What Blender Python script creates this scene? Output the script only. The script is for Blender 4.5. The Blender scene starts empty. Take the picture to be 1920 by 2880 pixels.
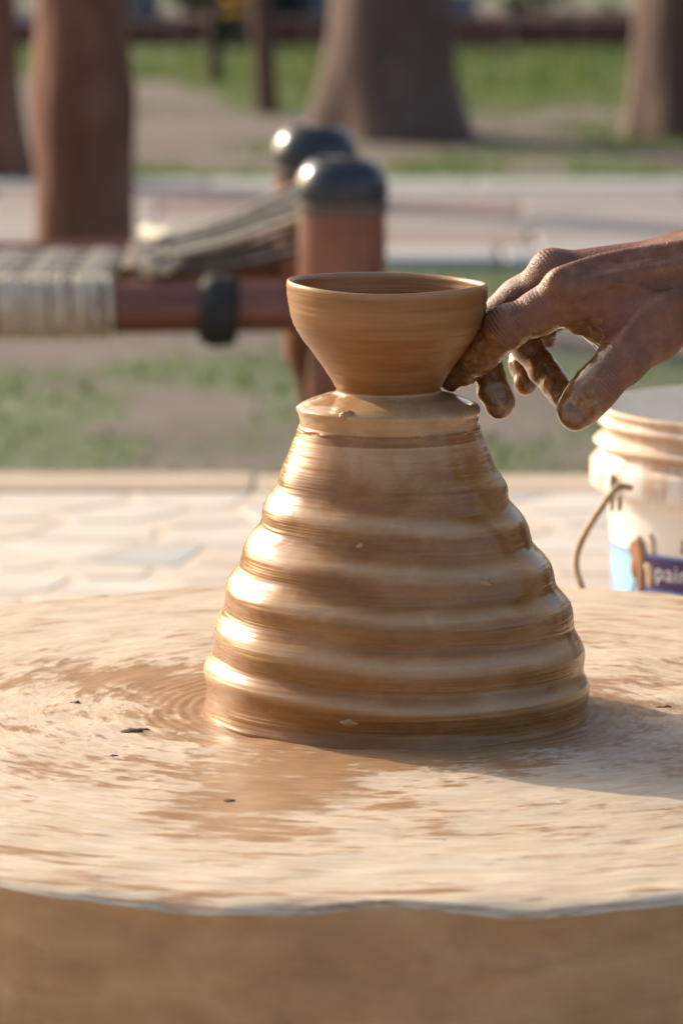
import bpy, bmesh, math, random
import numpy as np
from mathutils import Vector, Matrix, noise as mnoise

# ------------------------------------------------------------------ camera
scene = bpy.context.scene
COL = scene.collection
FPX, X0, Y0PX, HORIZON = 13300.0, 960.0, 1440.0, -620.0      # focal length and centre in photograph pixels
PITCH = math.atan((Y0PX - HORIZON) / FPX)
CAM_Z = 0.90
cam_data = bpy.data.cameras.new('camera')
cam = bpy.data.objects.new('camera', cam_data)
COL.objects.link(cam)
cam.location = (0, 0, CAM_Z)
cam.rotation_euler = (math.pi / 2 - PITCH, 0, 0)
cam_data.sensor_fit = 'HORIZONTAL'
cam_data.sensor_width = 36.0
cam_data.lens = 36.0 * FPX / 1920.0
cam_data.clip_start = 0.05
cam_data.clip_end = 2000
cam_data.dof.use_dof = True
cam_data.dof.focus_distance = 2.215
cam_data.dof.aperture_fstop = cam_data.lens / 12.3
cam_data.dof.aperture_blades = 0
scene.camera = cam

# ------------------------------------------------------------------ light
SUN_EL = math.radians(24)
SUN_AZ = math.atan2(-0.74, 0.67)            # from +Y towards +X: the sun stands behind the wheel, to its left
world = bpy.data.worlds.new('World')
scene.world = world
world.use_nodes = True
wn = world.node_tree.nodes
wl = world.node_tree.links
wn.clear()
sky = wn.new('ShaderNodeTexSky')
sky.sky_type = 'NISHITA'
sky.sun_disc = False
sky.sun_elevation = SUN_EL
sky.sun_rotation = SUN_AZ
sky.air_density = 1.0
sky.dust_density = 5.0
sky.ozone_density = 1.0
bg = wn.new('ShaderNodeBackground')
bg.inputs['Strength'].default_value = 0.15
wo = wn.new('ShaderNodeOutputWorld')
wl.new(sky.outputs[0], bg.inputs[0])
wl.new(bg.outputs[0], wo.inputs[0])
sun_data = bpy.data.lights.new('sun', 'SUN')
sun_data.energy = 3.1
sun_data.angle = math.radians(0.53)
sun_data.color = (1.0, 0.86, 0.68)
sun = bpy.data.objects.new('sun', sun_data)
COL.objects.link(sun)
SUN_DIR = Vector((math.sin(SUN_AZ) * math.cos(SUN_EL), math.cos(SUN_AZ) * math.cos(SUN_EL), math.sin(SUN_EL)))
sun.rotation_euler = SUN_DIR.to_track_quat('Z', 'Y').to_euler()
sun.location = SUN_DIR * 30
vs = scene.view_settings
vs.view_transform = 'Standard'
vs.look = 'None'
vs.exposure = 0.74
vs.gamma = 1.0
vs.use_curve_mapping = False
scene.cycles.use_denoising = True
scene.cycles.max_bounces = 6
scene.cycles.sample_clamp_indirect = 6.0
scene.cycles.caustics_reflective = False
scene.cycles.caustics_refractive = False

# ------------------------------------------------------------------ helpers
CP, SP = math.cos(PITCH), math.sin(PITCH)
def ray(px, py):
    u, v = (px - X0) / FPX, (Y0PX - py) / FPX
    return Vector((u, CP + v * SP, -SP + v * CP))
def P(px, py, d):
    """world point that the photograph shows at pixel (px, py), d metres out along the ground"""
    r = ray(px, py)
    return Vector((0, 0, CAM_Z)) + r * (d / r.y)
def G(px, py, z=0.0):
    r = ray(px, py)
    return Vector((0, 0, CAM_Z)) + r * ((z - CAM_Z) / r.z)

rng = np.random.default_rng(11)
random.seed(7)
_lat = {}
def vnoise(p, seed=0):
    """value noise, p (..., 3) -> -1..1"""
    if seed not in _lat:
        _lat[seed] = np.random.default_rng(1000 + seed).uniform(-1, 1, (32, 32, 32)).astype(np.float32)
    L = _lat[seed]
    i = np.floor(p).astype(np.int64)
    f = (p - i).astype(np.float32)
    f = f * f * (3 - 2 * f)
    i &= 31
    j = (i + 1) & 31
    x0, y0, z0 = i[..., 0], i[..., 1], i[..., 2]
    x1, y1, z1 = j[..., 0], j[..., 1], j[..., 2]
    fx, fy, fz = f[..., 0], f[..., 1], f[..., 2]
    a = L[x0, y0, z0] * (1 - fx) + L[x1, y0, z0] * fx
    b = L[x0, y1, z0] * (1 - fx) + L[x1, y1, z0] * fx
    c = L[x0, y0, z1] * (1 - fx) + L[x1, y0, z1] * fx
    d = L[x0, y1, z1] * (1 - fx) + L[x1, y1, z1] * fx
    return (a * (1 - fy) + b * fy) * (1 - fz) + (c * (1 - fy) + d * fy) * fz
def fbm(p, seed=0, oct=3):
    s, a, t = 0, 1.0, 0
    for k in range(oct):
        s = s + a * vnoise(p * (2 ** k) + 7.3 * k, seed + k)
        t += a
        a *= 0.5
    return s / t
def sstep(a, b, x):
    t = np.clip((x - a) / (b - a), 0, 1)
    return t * t * (3 - 2 * t)

def mesh_np(name, verts, faces, smooth=True):
    """verts (n,3), faces (m,k) all of one size"""
    me = bpy.data.meshes.new(name)
    verts = np.asarray(verts, np.float32)
    faces = np.asarray(faces, np.int32)
    m, k = faces.shape
    me.vertices.add(len(verts))
    me.vertices.foreach_set('co', verts.ravel())
    me.loops.add(m * k)
    me.loops.foreach_set('vertex_index', faces.ravel())
    me.polygons.add(m)
    me.polygons.foreach_set('loop_start', np.arange(0, m * k, k, dtype=np.int32))
    me.polygons.foreach_set('loop_total', np.full(m, k, np.int32))
    me.update(calc_edges=True)
    me.validate()
    if smooth:
        me.polygons.foreach_set('use_smooth', np.ones(len(me.polygons), bool))
    return me
def attr(me, name, data, typ='FLOAT'):
    a = me.attributes.new(name, typ, 'POINT')
    a.data.foreach_set('value' if typ == 'FLOAT' else 'vector', np.asarray(data, np.float32).ravel())
def link(name, me, mat=None, parent=None, **tags):
    o = bpy.data.objects.new(name, me)
    COL.objects.link(o)
    if mat is not None and me is not None and hasattr(me, 'materials') and not me.materials:
        me.materials.append(mat)
    if parent is not None:
        o.parent = parent
    for k, v in tags.items():
        o[k] = v
    return o
def empty(name, loc, **tags):
    o = bpy.data.objects.new(name, None)
    COL.objects.link(o)
    o.location = loc
    o.empty_display_size = 0.05
    for k, v in tags.items():
        o[k] = v
    return o
def bm_mesh(name, bm, smooth=True):
    me = bpy.data.meshes.new(name)
    bm.to_mesh(me)
    bm.free()
    if smooth:
        me.polygons.foreach_set('use_smooth', np.ones(len(me.polygons), bool))
    return me
def grid_faces(nr, nc, wrap=False):
    """rows x columns grid of quads"""
    cc = nc if wrap else nc - 1
    i, j = np.meshgrid(np.arange(nr - 1), np.arange(cc), indexing='ij')
    j2 = (j + 1) % nc
    return np.stack([i * nc + j, i * nc + j2, (i + 1) * nc + j2, (i + 1) * nc + j], -1).reshape(-1, 4)
def lathe(name, prof, n=64, centre=(0, 0), smooth=True):
    """prof: list of (r, z) from top to bottom"""
    prof = np.asarray(prof, float)
    th = np.linspace(0, 2 * np.pi, n, endpoint=False)
    v = np.stack([centre[0] + prof[:, :1] * np.cos(th), centre[1] + prof[:, :1] * np.sin(th),
                  np.repeat(prof[:, 1:], n, 1)], -1).reshape(-1, 3)
    return mesh_np(name, v, grid_faces(len(prof), n, True)[:, ::-1], smooth)
def dense(prof, step):
    """resample a polyline by Catmull-Rom at about `step`"""
    p = np.asarray(prof, float)
    out = []
    q = np.vstack([2 * p[0] - p[1], p, 2 * p[-1] - p[-2]])
    for i in range(len(p) - 1):
        a, b, c, d = q[i], q[i + 1], q[i + 2], q[i + 3]
        k = max(2, int(np.linalg.norm(c - b) / step))
        t = np.linspace(0, 1, k, endpoint=False)[:, None]
        out.append(0.5 * (2 * b + (c - a) * t + (2 * a - 5 * b + 4 * c - d) * t ** 2 + (3 * b - a - 3 * c + d) * t ** 3))
    out.append(p[-1:])
    return np.vstack(out)
def tube_np(pts, r, n=10, closed=False, cap=True):
    """verts, quads of a tube along pts (m,3); r scalar or (m,)"""
    pts = np.asarray(pts, float)
    m = len(pts)
    r = np.broadcast_to(np.asarray(r, float), (m,))
    t = np.gradient(pts, axis=0)
    if closed:
        t = np.roll(pts, -1, 0) - np.roll(pts, 1, 0)
    t /= np.linalg.norm(t, axis=1, keepdims=True) + 1e-12
    up = np.array([0, 0, 1.0]) if abs(t[0, 2]) < 0.9 else np.array([1.0, 0, 0])
    nrm = np.zeros_like(pts)
    a = np.cross(t[0], up); a /= np.linalg.norm(a)
    for i in range(m):
        a = a - t[i] * np.dot(a, t[i]); a /= np.linalg.norm(a) + 1e-12
        nrm[i] = a
    b = np.cross(t, nrm)
    th = np.linspace(0, 2 * np.pi, n, endpoint=False)
    v = pts[:, None] + r[:, None, None] * (np.cos(th)[None, :, None] * nrm[:, None] + np.sin(th)[None, :, None] * b[:, None])
    v = v.reshape(-1, 3)
    f = grid_faces(m, n, True)
    if closed:
        j = np.arange(n)
        f = np.vstack([f, np.stack([(m - 1) * n + j, (m - 1) * n + (j + 1) % n, (j + 1) % n, j], -1)])
    elif cap:
        c0, c1 = len(v), len(v) + 1
        v = np.vstack([v, pts[:1], pts[-1:]])
        j = np.arange(n)
        e0 = np.stack([np.full(n, c0), (j + 1) % n, j, j], -1)
        e1 = np.stack([np.full(n, c1), (m - 1) * n + j, (m - 1) * n + (j + 1) % n, (m - 1) * n + (j + 1) % n], -1)
        # degenerate quads are turned into triangles by validate(); keep the caps as tiny fans instead
        v2 = np.vstack([v, pts[:1] - t[:1] * r[0] * 0.01, pts[-1:] + t[-1:] * r[-1] * 0.01])
        return v2, f, (c0, c1, n, m)
    return v, f, None
def tube_mesh(name, pts, r, n=10, closed=False):
    v, f, c = tube_np(pts, r, n, closed)
    bm = bmesh.new()
    bv = [bm.verts.new(x) for x in v]
    for q in f:
        bm.faces.new([bv[i] for i in q])
    if c:
        c0, c1, nn, m = c
        for j in range(nn):
            bm.faces.new([bv[c0], bv[(j + 1) % nn], bv[j]])
            bm.faces.new([bv[c1], bv[(m - 1) * nn + j], bv[(m - 1) * nn + (j + 1) % nn]])
        for x in bv[-2:]:
            bm.verts.remove(x)
    bmesh.ops.recalc_face_normals(bm, faces=bm.faces)
    return bm_mesh(name, bm)
def box_bm(bm, lo, hi, bevel=0.0, seg=2):
    r = bmesh.ops.create_cube(bm, size=1.0)
    lo, hi = Vector(lo), Vector(hi)
    for v in r['verts']:
        v.co = Vector(((v.co.x + .5) * (hi.x - lo.x) + lo.x, (v.co.y + .5) * (hi.y - lo.y) + lo.y, (v.co.z + .5) * (hi.z - lo.z) + lo.z))
    if bevel:
        es = list({e for v in r['verts'] for e in v.link_edges})
        bmesh.ops.bevel(bm, geom=es, offset=bevel, segments=seg, affect='EDGES', profile=0.5)

# ------------------------------------------------------------------ materials
class M:
    """small node builder around one Principled material"""
    def __init__(s, name, color=(.5, .5, .5), rough=.6, **kw):
        s.m = bpy.data.materials.new(name)
        s.m.use_nodes = True
        s.nt = s.m.node_tree
        s.b = s.nt.nodes['Principled BSDF']
        s.b.inputs['Base Color'].default_value = (*color, 1)
        s.b.inputs['Roughness'].default_value = rough
        for k, v in kw.items():
            s.b.inputs[k.replace('_', ' ')].default_value = v
    def n(s, typ, **props):
        ins = props.pop('ins', {})
        node = s.nt.nodes.new('ShaderNode' + typ)
        for k, v in props.items():
            setattr(node, k, v)
        for k, v in ins.items():
            s.set(node.inputs[k], v)
        return node
    def set(s, sock, v):
        if isinstance(v, bpy.types.NodeSocket):
            s.nt.links.new(v, sock)
        elif isinstance(v, bpy.types.Node):
            s.nt.links.new(v.outputs[0], sock)
        else:
            if hasattr(sock.default_value, '__len__') and not hasattr(v, '__len__'):
                v = (v,) * len(sock.default_value)
            if hasattr(sock.default_value, '__len__') and len(sock.default_value) == 4 and len(v) == 3:
                v = (*v, 1)
            sock.default_value = v
    def out(s, **kw):
        for k, v in kw.items():
            s.set(s.b.inputs[k.replace('_', ' ')], v)
    def obj(s):
        return s.n('TexCoord').outputs['Object']
    def gen(s):
        return s.n('NewGeometry').outputs['Position']
    def attr(s, name, vec=False):
        return s.n('Attribute', attribute_name=name).outputs['Vector' if vec else 'Fac']
    def map(s, vec, scale=(1, 1, 1), loc=(0, 0, 0)):
        return s.n('Mapping', ins={'Vector': vec, 'Scale': scale, 'Location': loc}).outputs[0]
    def noise(s, vec, scale=5, detail=4, rough=.55, dist=0):
        return s.n('TexNoise', ins={'Vector': vec, 'Scale': scale, 'Detail': detail, 'Roughness': rough, 'Distortion': dist}).outputs['Fac']
    def ramp(s, fac, stops):
        r = s.n('ValToRGB', ins={'Fac': fac})
        e = r.color_ramp.elements
        while len(e) < len(stops):
            e.new(.5)
        for el, (p, c) in zip(e, stops):
            el.position = p
            el.color = (*c, 1) if len(c) == 3 else c
        return r.outputs[0]
    def step(s, fac, a, b, lo=0, hi=1):
        return s.n('MapRange', interpolation_type='SMOOTHSTEP', ins={'Value': fac, 'From Min': a, 'From Max': b, 'To Min': lo, 'To Max': hi}).outputs[0]
    def mix(s, fac, a, b):
        x = s.n('Mix', data_type='RGBA')
        s.set(x.inputs[0], fac); s.set(x.inputs[6], a); s.set(x.inputs[7], b)
        return x.outputs[2]
    def math(s, op, a, b=0.0, c=0.0):
        x = s.n('Math', operation=op)
        s.set(x.inputs[0], a); s.set(x.inputs[1], b); s.set(x.inputs[2], c)
        return x.outputs[0]
    def bump(s, height, strength=.3, dist=.001, normal=None):
        x = s.n('Bump', ins={'Height': height, 'Strength': strength, 'Distance': dist})
        if normal is not None:
            s.set(x.inputs['Normal'], normal)
        return x.outputs[0]

def m_clay():
    k = M('wet_clay', rough=.32)
    pol = k.attr('pol', True)                          # (cos, sin, z) so that streaks run round the axis
    fine = k.noise(k.map(pol, (1.6, 1.6, 900)), 1.0, 3, .6)
    mid = k.noise(k.map(pol, (1.5, 1.5, 150)), 1.0, 4, .6, .3)
    wide = k.noise(k.map(pol, (2.0, 2.0, 48), (3, 1, 2)), 1.0, 4, .58, .35)
    slip = k.attr('slip')
    f = k.math('ADD', k.math('MULTIPLY', wide, .82), k.math('MULTIPLY', mid, .18))
    f = k.math('ADD', f, k.math('MULTIPLY', slip, .40))  # on the mound, slip also carries painted ridge sheen and shade
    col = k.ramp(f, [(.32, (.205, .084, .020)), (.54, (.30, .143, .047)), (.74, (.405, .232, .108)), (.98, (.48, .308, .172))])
    k.out(Base_Color=col, Roughness=k.step(wide, .38, .62, .14, .32), Specular_IOR_Level=.36, Coat_Weight=.10, Coat_Roughness=.10)
    h = k.math('ADD', k.math('MULTIPLY', fine, .35), k.math('MULTIPLY', mid, .9))
    k.out(Normal=k.bump(h, .15, .0008))
    return k.m
def m_bowl():
    k = M('thrown_bowl_clay', rough=.38)
    pol = k.attr('pol', True)
    fine = k.noise(k.map(pol, (1.0, 1.0, 1300)), 1.0, 3, .6)
    mid = k.noise(k.map(pol, (.9, .9, 240)), 1.0, 4, .6)
    slip = k.attr('slip')
    f = k.math('ADD', k.math('MULTIPLY', mid, .6), k.math('MULTIPLY', slip, .34))
    col = k.ramp(f, [(.14, (.175, .068, .015)), (.34, (.245, .110, .033)), (.56, (.325, .165, .066)), (.9, (.43, .275, .16))])
    k.out(Base_Color=col, Roughness=k.step(mid, .3, .75, .34, .46), Specular_IOR_Level=.38, Coat_Weight=.05, Coat_Roughness=.2)
    h = k.math('ADD', k.math('MULTIPLY', fine, .5), k.math('MULTIPLY', mid, .8))
    k.out(Normal=k.bump(h, .36, .0008))
    return k.m
def m_wheel():
    k = M('slip_covered_wheel', rough=.5)
    pol = k.attr('pol', True)                          # (cos, sin, r)
    wet = k.attr('wet')
    crd = k.attr('swirl', True)
    big = k.noise(k.map(crd, (3.2, 3.2, 30)), 1.0, 4, .6, .5)
    mid = k.noise(k.map(crd, (6.5, 6.5, 110), (4, 2, 1)), 1.0, 4, .6, .5)
    fine = k.noise(k.map(crd, (9, 9, 420), (1, 5, 1)), 1.0, 3, .6)
    f = k.math('ADD', k.math('MULTIPLY', big, .45), k.math('MULTIPLY', mid, .65))
    isl = k.noise(k.map(crd, (15, 15, 130), (2, 7, 3)), 1.0, 3, .6, .4)
    f = k.math('ADD', f, k.math('MULTIPLY', k.math('SUBTRACT', isl, .5), .42))
    f = k.math('ADD', k.math('SUBTRACT', f, .05), k.math('MULTIPLY', wet, .22))
    mask = k.step(f, .485, .66)
    pale = k.ramp(k.math('ADD', k.math('MULTIPLY', fine, .35), k.math('MULTIPLY', mid, .65)), [(.3, (.43, .315, .20)), (.5, (.56, .45, .325)), (.7, (.66, .575, .465))])
    brown = k.ramp(fine, [(.3, (.30, .16, .07)), (.7, (.39, .235, .125))])
    col = k.mix(mask, pale, brown)
    speck = k.step(k.noise(k.map(crd, (26, 26, 150), (9, 9, 9)), 1.0, 3, .6), .71, .78)
    col = k.mix(k.math('MULTIPLY', speck, .7), col, (.16, .085, .045))
    rimz = k.step(k.n('SeparateXYZ', ins={'Vector': pol}).outputs['Z'], .366, .380)
    crust = k.step(k.noise(k.map(crd, (11, 11, 60), (5, 1, 8)), 1.0, 4, .6), .52, .66)
    col = k.mix(k.math('MULTIPLY', k.math('MULTIPLY', rimz, crust), .75), col, (.24, .15, .095))
    k.out(Base_Color=col, Roughness=k.step(mask, 0, 1, .65, .43), Specular_IOR_Level=.33)
    h = k.math('ADD', k.math('MULTIPLY', fine, .4), k.math('MULTIPLY', mask, -.9))
    h = k.math('ADD', h, k.math('MULTIPLY', speck, 1.2))
    k.out(Normal=k.bump(h, .25, .0010))
    return k.m
def m_wheel_side():
    k = M('wheel_side_mud', rough=.7)
    crd = k.attr('swirl', True)
    o = k.gen()
    a = k.noise(k.map(crd, (8, 8, 30)), 1.0, 3, .55, .6)
    b = k.noise(o, 60, 4, .6)
    f = k.math('ADD', k.math('MULTIPLY', a, .7), k.math('MULTIPLY', b, .3))
    k.out(Base_Color=k.ramp(f, [(.30, (.26, .142, .060)), (.5, (.355, .208, .098)), (.70, (.44, .28, .15))]))
    k.out(Normal=k.bump(f, .4, .003), Roughness=k.step(a, .3, .7, .5, .75))
    return k.m
def m_skin():
    k = M('skin_and_clay', rough=.5)
    p = k.gen()
    clay = k.attr('clay')
    wr = k.attr('wrinkle')
    axis = k.attr('along')
    n1 = k.noise(p, 120, 4, .6)
    n2 = k.noise(k.map(p, (520, 260, 260)), 1.0, 4, .6)
    vor = k.n('TexVoronoi', feature='DISTANCE_TO_EDGE', ins={'Vector': k.map(p, (520, 900, 900)), 'Scale': 1.0}).outputs['Distance']
    skin = k.ramp(n1, [(.3, (.140, .053, .028)), (.55, (.20, .084, .047)), (.75, (.27, .132, .080))])
    skin = k.mix(k.math('MULTIPLY', k.attr('flush'), .35), skin, (.30, .095, .062))
    k1 = k.noise(p, 190, 5, .65, .8)
    cl = k.ramp(k1, [(.32, (.115, .046, .011)), (.52, (.21, .092, .027)), (.75, (.36, .205, .088))])
    cm = k.step(clay, .42, .58)
    k.out(Base_Color=k.mix(cm, skin, cl), Roughness=k.step(cm, 0, 1, .5, .17),
          Subsurface_Weight=k.step(cm, 0, 1, .12, 0.0), Coat_Weight=k.math('MULTIPLY', cm, .8), Coat_Roughness=.05, Specular_IOR_Level=k.step(cm, 0, 1, .4, .32))
    k.b.inputs['Subsurface Radius'].default_value = (.006, .002, .001)
    k.b.inputs['Subsurface Scale'].default_value = .6
    lines = k.math('SINE', k.math('MULTIPLY', k.math('ADD', axis, k.math('MULTIPLY', n1, .0022)), 3400))
    hs = k.math('ADD', k.math('MULTIPLY', n2, .7), k.math('MULTIPLY', k.step(vor, 0, .25), .16))
    hs = k.math('ADD', hs, k.math('MULTIPLY', k.math('MULTIPLY', lines, wr), 1.0))
    hc = k.math('MULTIPLY', k1, 1.3)
    hh = k.n('Mix', data_type='FLOAT')
    k.set(hh.inputs[0], cm); k.set(hh.inputs[2], hs); k.set(hh.inputs[3], hc)
    k.out(Normal=k.bump(hh.outputs[0], .62, .0010))
    return k.m
def m_plain(name, color, rough, var=.25, scale=30, bump=.2, bdist=.002, detail=5, stretch=(1, 1, 1), **kw):
    k = M(name, rough=rough, **kw)
    n = k.noise(k.map(k.obj(), stretch), scale, detail, .6)
    c = np.array(color)
    k.out(Base_Color=k.ramp(n, [(.28, tuple(c * (1 - var))), (.5, tuple(c)), (.75, tuple(np.minimum(c * (1 + var), .9)))]))
    if bump:
        k.out(Normal=k.bump(n, bump, bdist))
    return k.m
def m_per_object(name, c0, c1, rough=.6, var=.15, scale=25, bdist=.002):
    """each object draws its own tone between two colours"""
    k = M(name, rough=rough)
    r = k.n('ObjectInfo').outputs['Random']
    base = k.mix(r, c0, c1)
    n = k.noise(k.gen(), scale, 5, .6)
    dk = k.n('Mix', data_type='RGBA', blend_type='MULTIPLY')
    k.set(dk.inputs[0], 1.0); k.set(dk.inputs[6], base); k.set(dk.inputs[7], k.ramp(n, [(.25, (1 - var,) * 3), (.7, (1, 1, 1))]))
    k.out(Base_Color=dk.outputs[2], Normal=k.bump(n, .3, bdist))
    return k.m

# ------------------------------------------------------------------ the setting: lawn, path, platform
PATH_NEAR, PATH_FAR = G(0, 745).y, G(0, 520).y
def grass_cover(x, y):
    """how much of the ground is green at (x, y), 0..1"""
    p = np.stack([x * 1.0, y * 1.0, np.zeros_like(x)], -1)
    n = fbm(p * np.array([4.6, 3.0, 1]), 3, 4) * 1.7
    n2 = fbm(p * .7 + 9, 5, 2)
    base = np.full_like(x, .45)
    base = np.where(y < 7.9, .47 + .17 * sstep(6.25, 6.5, y) - .17 * sstep(7.25, 7.5, y), base)
    base = np.where((y >= 7.9) & (y < PATH_NEAR + .9), .60 + .25 * sstep(-.3, .3, x), base)
    base = np.where((y >= PATH_FAR - .9) & (y < 11.3), .44 + .16 * sstep(.1, .6, x), base)
    base = np.where((y >= 11.3) & (y < 11.9), .30 + .25 * sstep(.2, .7, x), base)
    edge = 13.1 + 1.5 * sstep(-.22, -.62, x)
    far = sstep(-.25, .35, y - edge)
    base = np.where(y >= 11.9, .12 + .95 * far, base)
    base = np.where(y >= 16.2, .15, base)
    base = np.where(y >= 19.6, .8, base)
    return np.clip((base + .45 * n + .12 * n2 - .5) * 3.0 + .5, 0, 1)
def build_ground():
    xs = np.concatenate([[-900, -300, -100, -40, -18, -9], np.arange(-5, 5.01, .06), [9, 18, 40, 100, 300, 900]])
    ys = np.concatenate([[-600, -150, -40, -10, 0, 3], np.arange(4.5, 20.01, .06), [22, 26, 34, 50, 90, 200, 600, 1500]])
    X, Y = np.meshgrid(xs, ys)
    loc = np.maximum(0, 1 - np.maximum(np.abs(X) / 7, np.abs(Y - 12) / 10)) > 0
    Z = np.where(loc, fbm(np.stack([X * 1.4, Y * 1.4, 0 * X], -1), 21, 3) * .012, 0) - .004
    onpath = (Y > PATH_NEAR + .05) & (Y < PATH_FAR - .05)
    Z = np.where(onpath, -.03, Z)
    me = mesh_np('ground', np.stack([X, Y, Z], -1).reshape(-1, 3), grid_faces(len(ys), len(xs)))
    attr(me, 'cover', grass_cover(X, Y).ravel())
    k = M('lawn_earth', rough=.9)
    cov = k.attr('cover')
    p = k.gen()
    n1 = k.noise(p, 3.0, 6, .65)
    n2 = k.noise(p, 26, 5, .65)
    dirt = k.ramp(k.math('ADD', k.math('MULTIPLY', n1, .6), k.math('MULTIPLY', n2, .4)),
                  [(.3, (.085, .066, .052)), (.5, (.130, .105, .086)), (.7, (.185, .155, .132))])
    turf = k.ramp(k.math('ADD', k.math('MULTIPLY', n1, .5), k.math('MULTIPLY', n2, .5)), [(.3, (.055, .080, .028)), (.55, (.085, .115, .042)), (.75, (.13, .145, .068))])
    c = k.step(k.math('ADD', cov, k.math('MULTIPLY', k.math('SUBTRACT', n2, .5), .6)), .3, .8)
    k.out(Base_Color=k.mix(c, dirt, turf), Normal=k.bump(n2, .6, .02))
    return link('ground', me, k.m, kind='structure')
ground = build_ground()

def build_grass():
    n = 150000
    y = rng.uniform(4.6, 17.0, n)
    x = rng.uniform(-1, 1, n) * (.9 + .11 * y)
    c = grass_cover(x, y)
    keep = (rng.uniform(0, 1, n) < c * np.where(y < 9, .16, .8)) & ((y < PATH_NEAR - .12) | (y > PATH_FAR + .12)) & ~((np.abs(x) < 3) & (y < 4.5))
    x, y = x[keep], y[keep]
    n = len(x)
    h = rng.uniform(.010, .026, n) * np.where(y > 13, 1.35, 1.0)
    a = rng.uniform(0, 2 * np.pi, n)
    w = rng.uniform(.003, .006, n)
    lean = rng.uniform(.2, .9, n) * h
    la = rng.uniform(0, 2 * np.pi, n)
    base = np.stack([x, y, np.full(n, -.012)], -1)
    s = np.stack([np.cos(a) * w, np.sin(a) * w, 0 * a], -1)
    mid = base + np.stack([np.cos(la) * lean * .35, np.sin(la) * lean * .35, h * .65], -1)
    tip = base + np.stack([np.cos(la) * lean, np.sin(la) * lean, h], -1)
    v = np.stack([base - s, base + s, mid + s * .7, mid - s * .7, tip], 1).reshape(-1, 3)
    i = np.arange(n)[:, None] * 5
    tri = np.concatenate([i + [0, 1, 2], i + [0, 2, 3], i + [3, 2, 4]], 0)
    me = mesh_np('grass', v, tri, False)
    attr(me, 'tone', np.repeat(np.clip(rng.uniform(0, 1, n) + .22 * (y > 12.5), 0, 1), 5))
    k = M('grass_blades', rough=.6)
    col = k.ramp(k.attr('tone'), [(0, (.045, .105, .016)), (.55, (.082, .155, .024)), (.85, (.13, .185, .036)), (1, (.20, .20, .07))])
    k.out(Base_Color=col)
    tr = k.n('BsdfTranslucent', ins={'Color': col})
    mx = k.n('MixShader', ins={'Fac': .45})
    k.nt.links.new(k.b.outputs[0], mx.inputs[1]); k.nt.links.new(tr.outputs[0], mx.inputs[2])
    k.nt.links.new(mx.outputs[0], k.nt.nodes['Material Output'].inputs[0])
    return link('grass', me, k.m, kind='stuff', label='patchy short green grass growing on the bare earth', category='grass')
build_grass()

def build_path():
    root = empty('path', (0, (PATH_NEAR + PATH_FAR) / 2, 0), kind='structure')
    oy = root.location.y
    bed = bmesh.new()
    box_bm(bed, (-14, PATH_NEAR + .02 - oy, -.06), (14, PATH_FAR - .02 - oy, .006))
    link('path_bed', bm_mesh('path_bed', bed, False), m_plain('path_mortar', (.20, .18, .165), .9, .2, 12), root)
    mk = m_per_object('kerb_stone', (.37, .385, .39), (.43, .44, .445), .75, .2, 14)
    ms = [m_per_object('slab_pink', (.26, .185, .165), (.31, .225, .205), .7, .2, 9),
          m_per_object('slab_grey', (.30, .265, .25), (.36, .32, .305), .7, .2, 9)]
    def slab(w, d, h):
        bm = bmesh.new()
        box_bm(bm, (-w / 2, -d / 2, 0), (w / 2, d / 2, h), .008)
        return bm_mesh('slab', bm, False)
    KW = .22
    km = slab(.592, KW, .055); km.materials.append(mk)
    for yy in (PATH_NEAR + KW / 2, PATH_FAR - KW / 2):
        for i in range(-9, 9):
            o = link('kerb_stone', km, None, root)
            o.location = (i * .6 + random.uniform(-.004, .004), yy - oy, -.040 + random.uniform(-.002, .002))
    rows = 4
    y0, y1 = PATH_NEAR + KW + .01, PATH_FAR - KW - .01
    dep = (y1 - y0) / rows
    sm = []
    for mm in ms:
        me = slab(.738, dep - .012, .03); me.materials.append(mm); sm.append(me)
    for r in range(rows):
        for i in range(-7, 8):
            t = 0 if (r in (0, 3)) ^ (random.random() < .25) else 1
            o = link('paving_slab', sm[t], None, root)
            o.location = (i * .75 + (.375 if r % 2 else 0), y0 + dep * (r + .5) - oy, -.018 + random.uniform(-.002, .002))
build_path()

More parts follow.
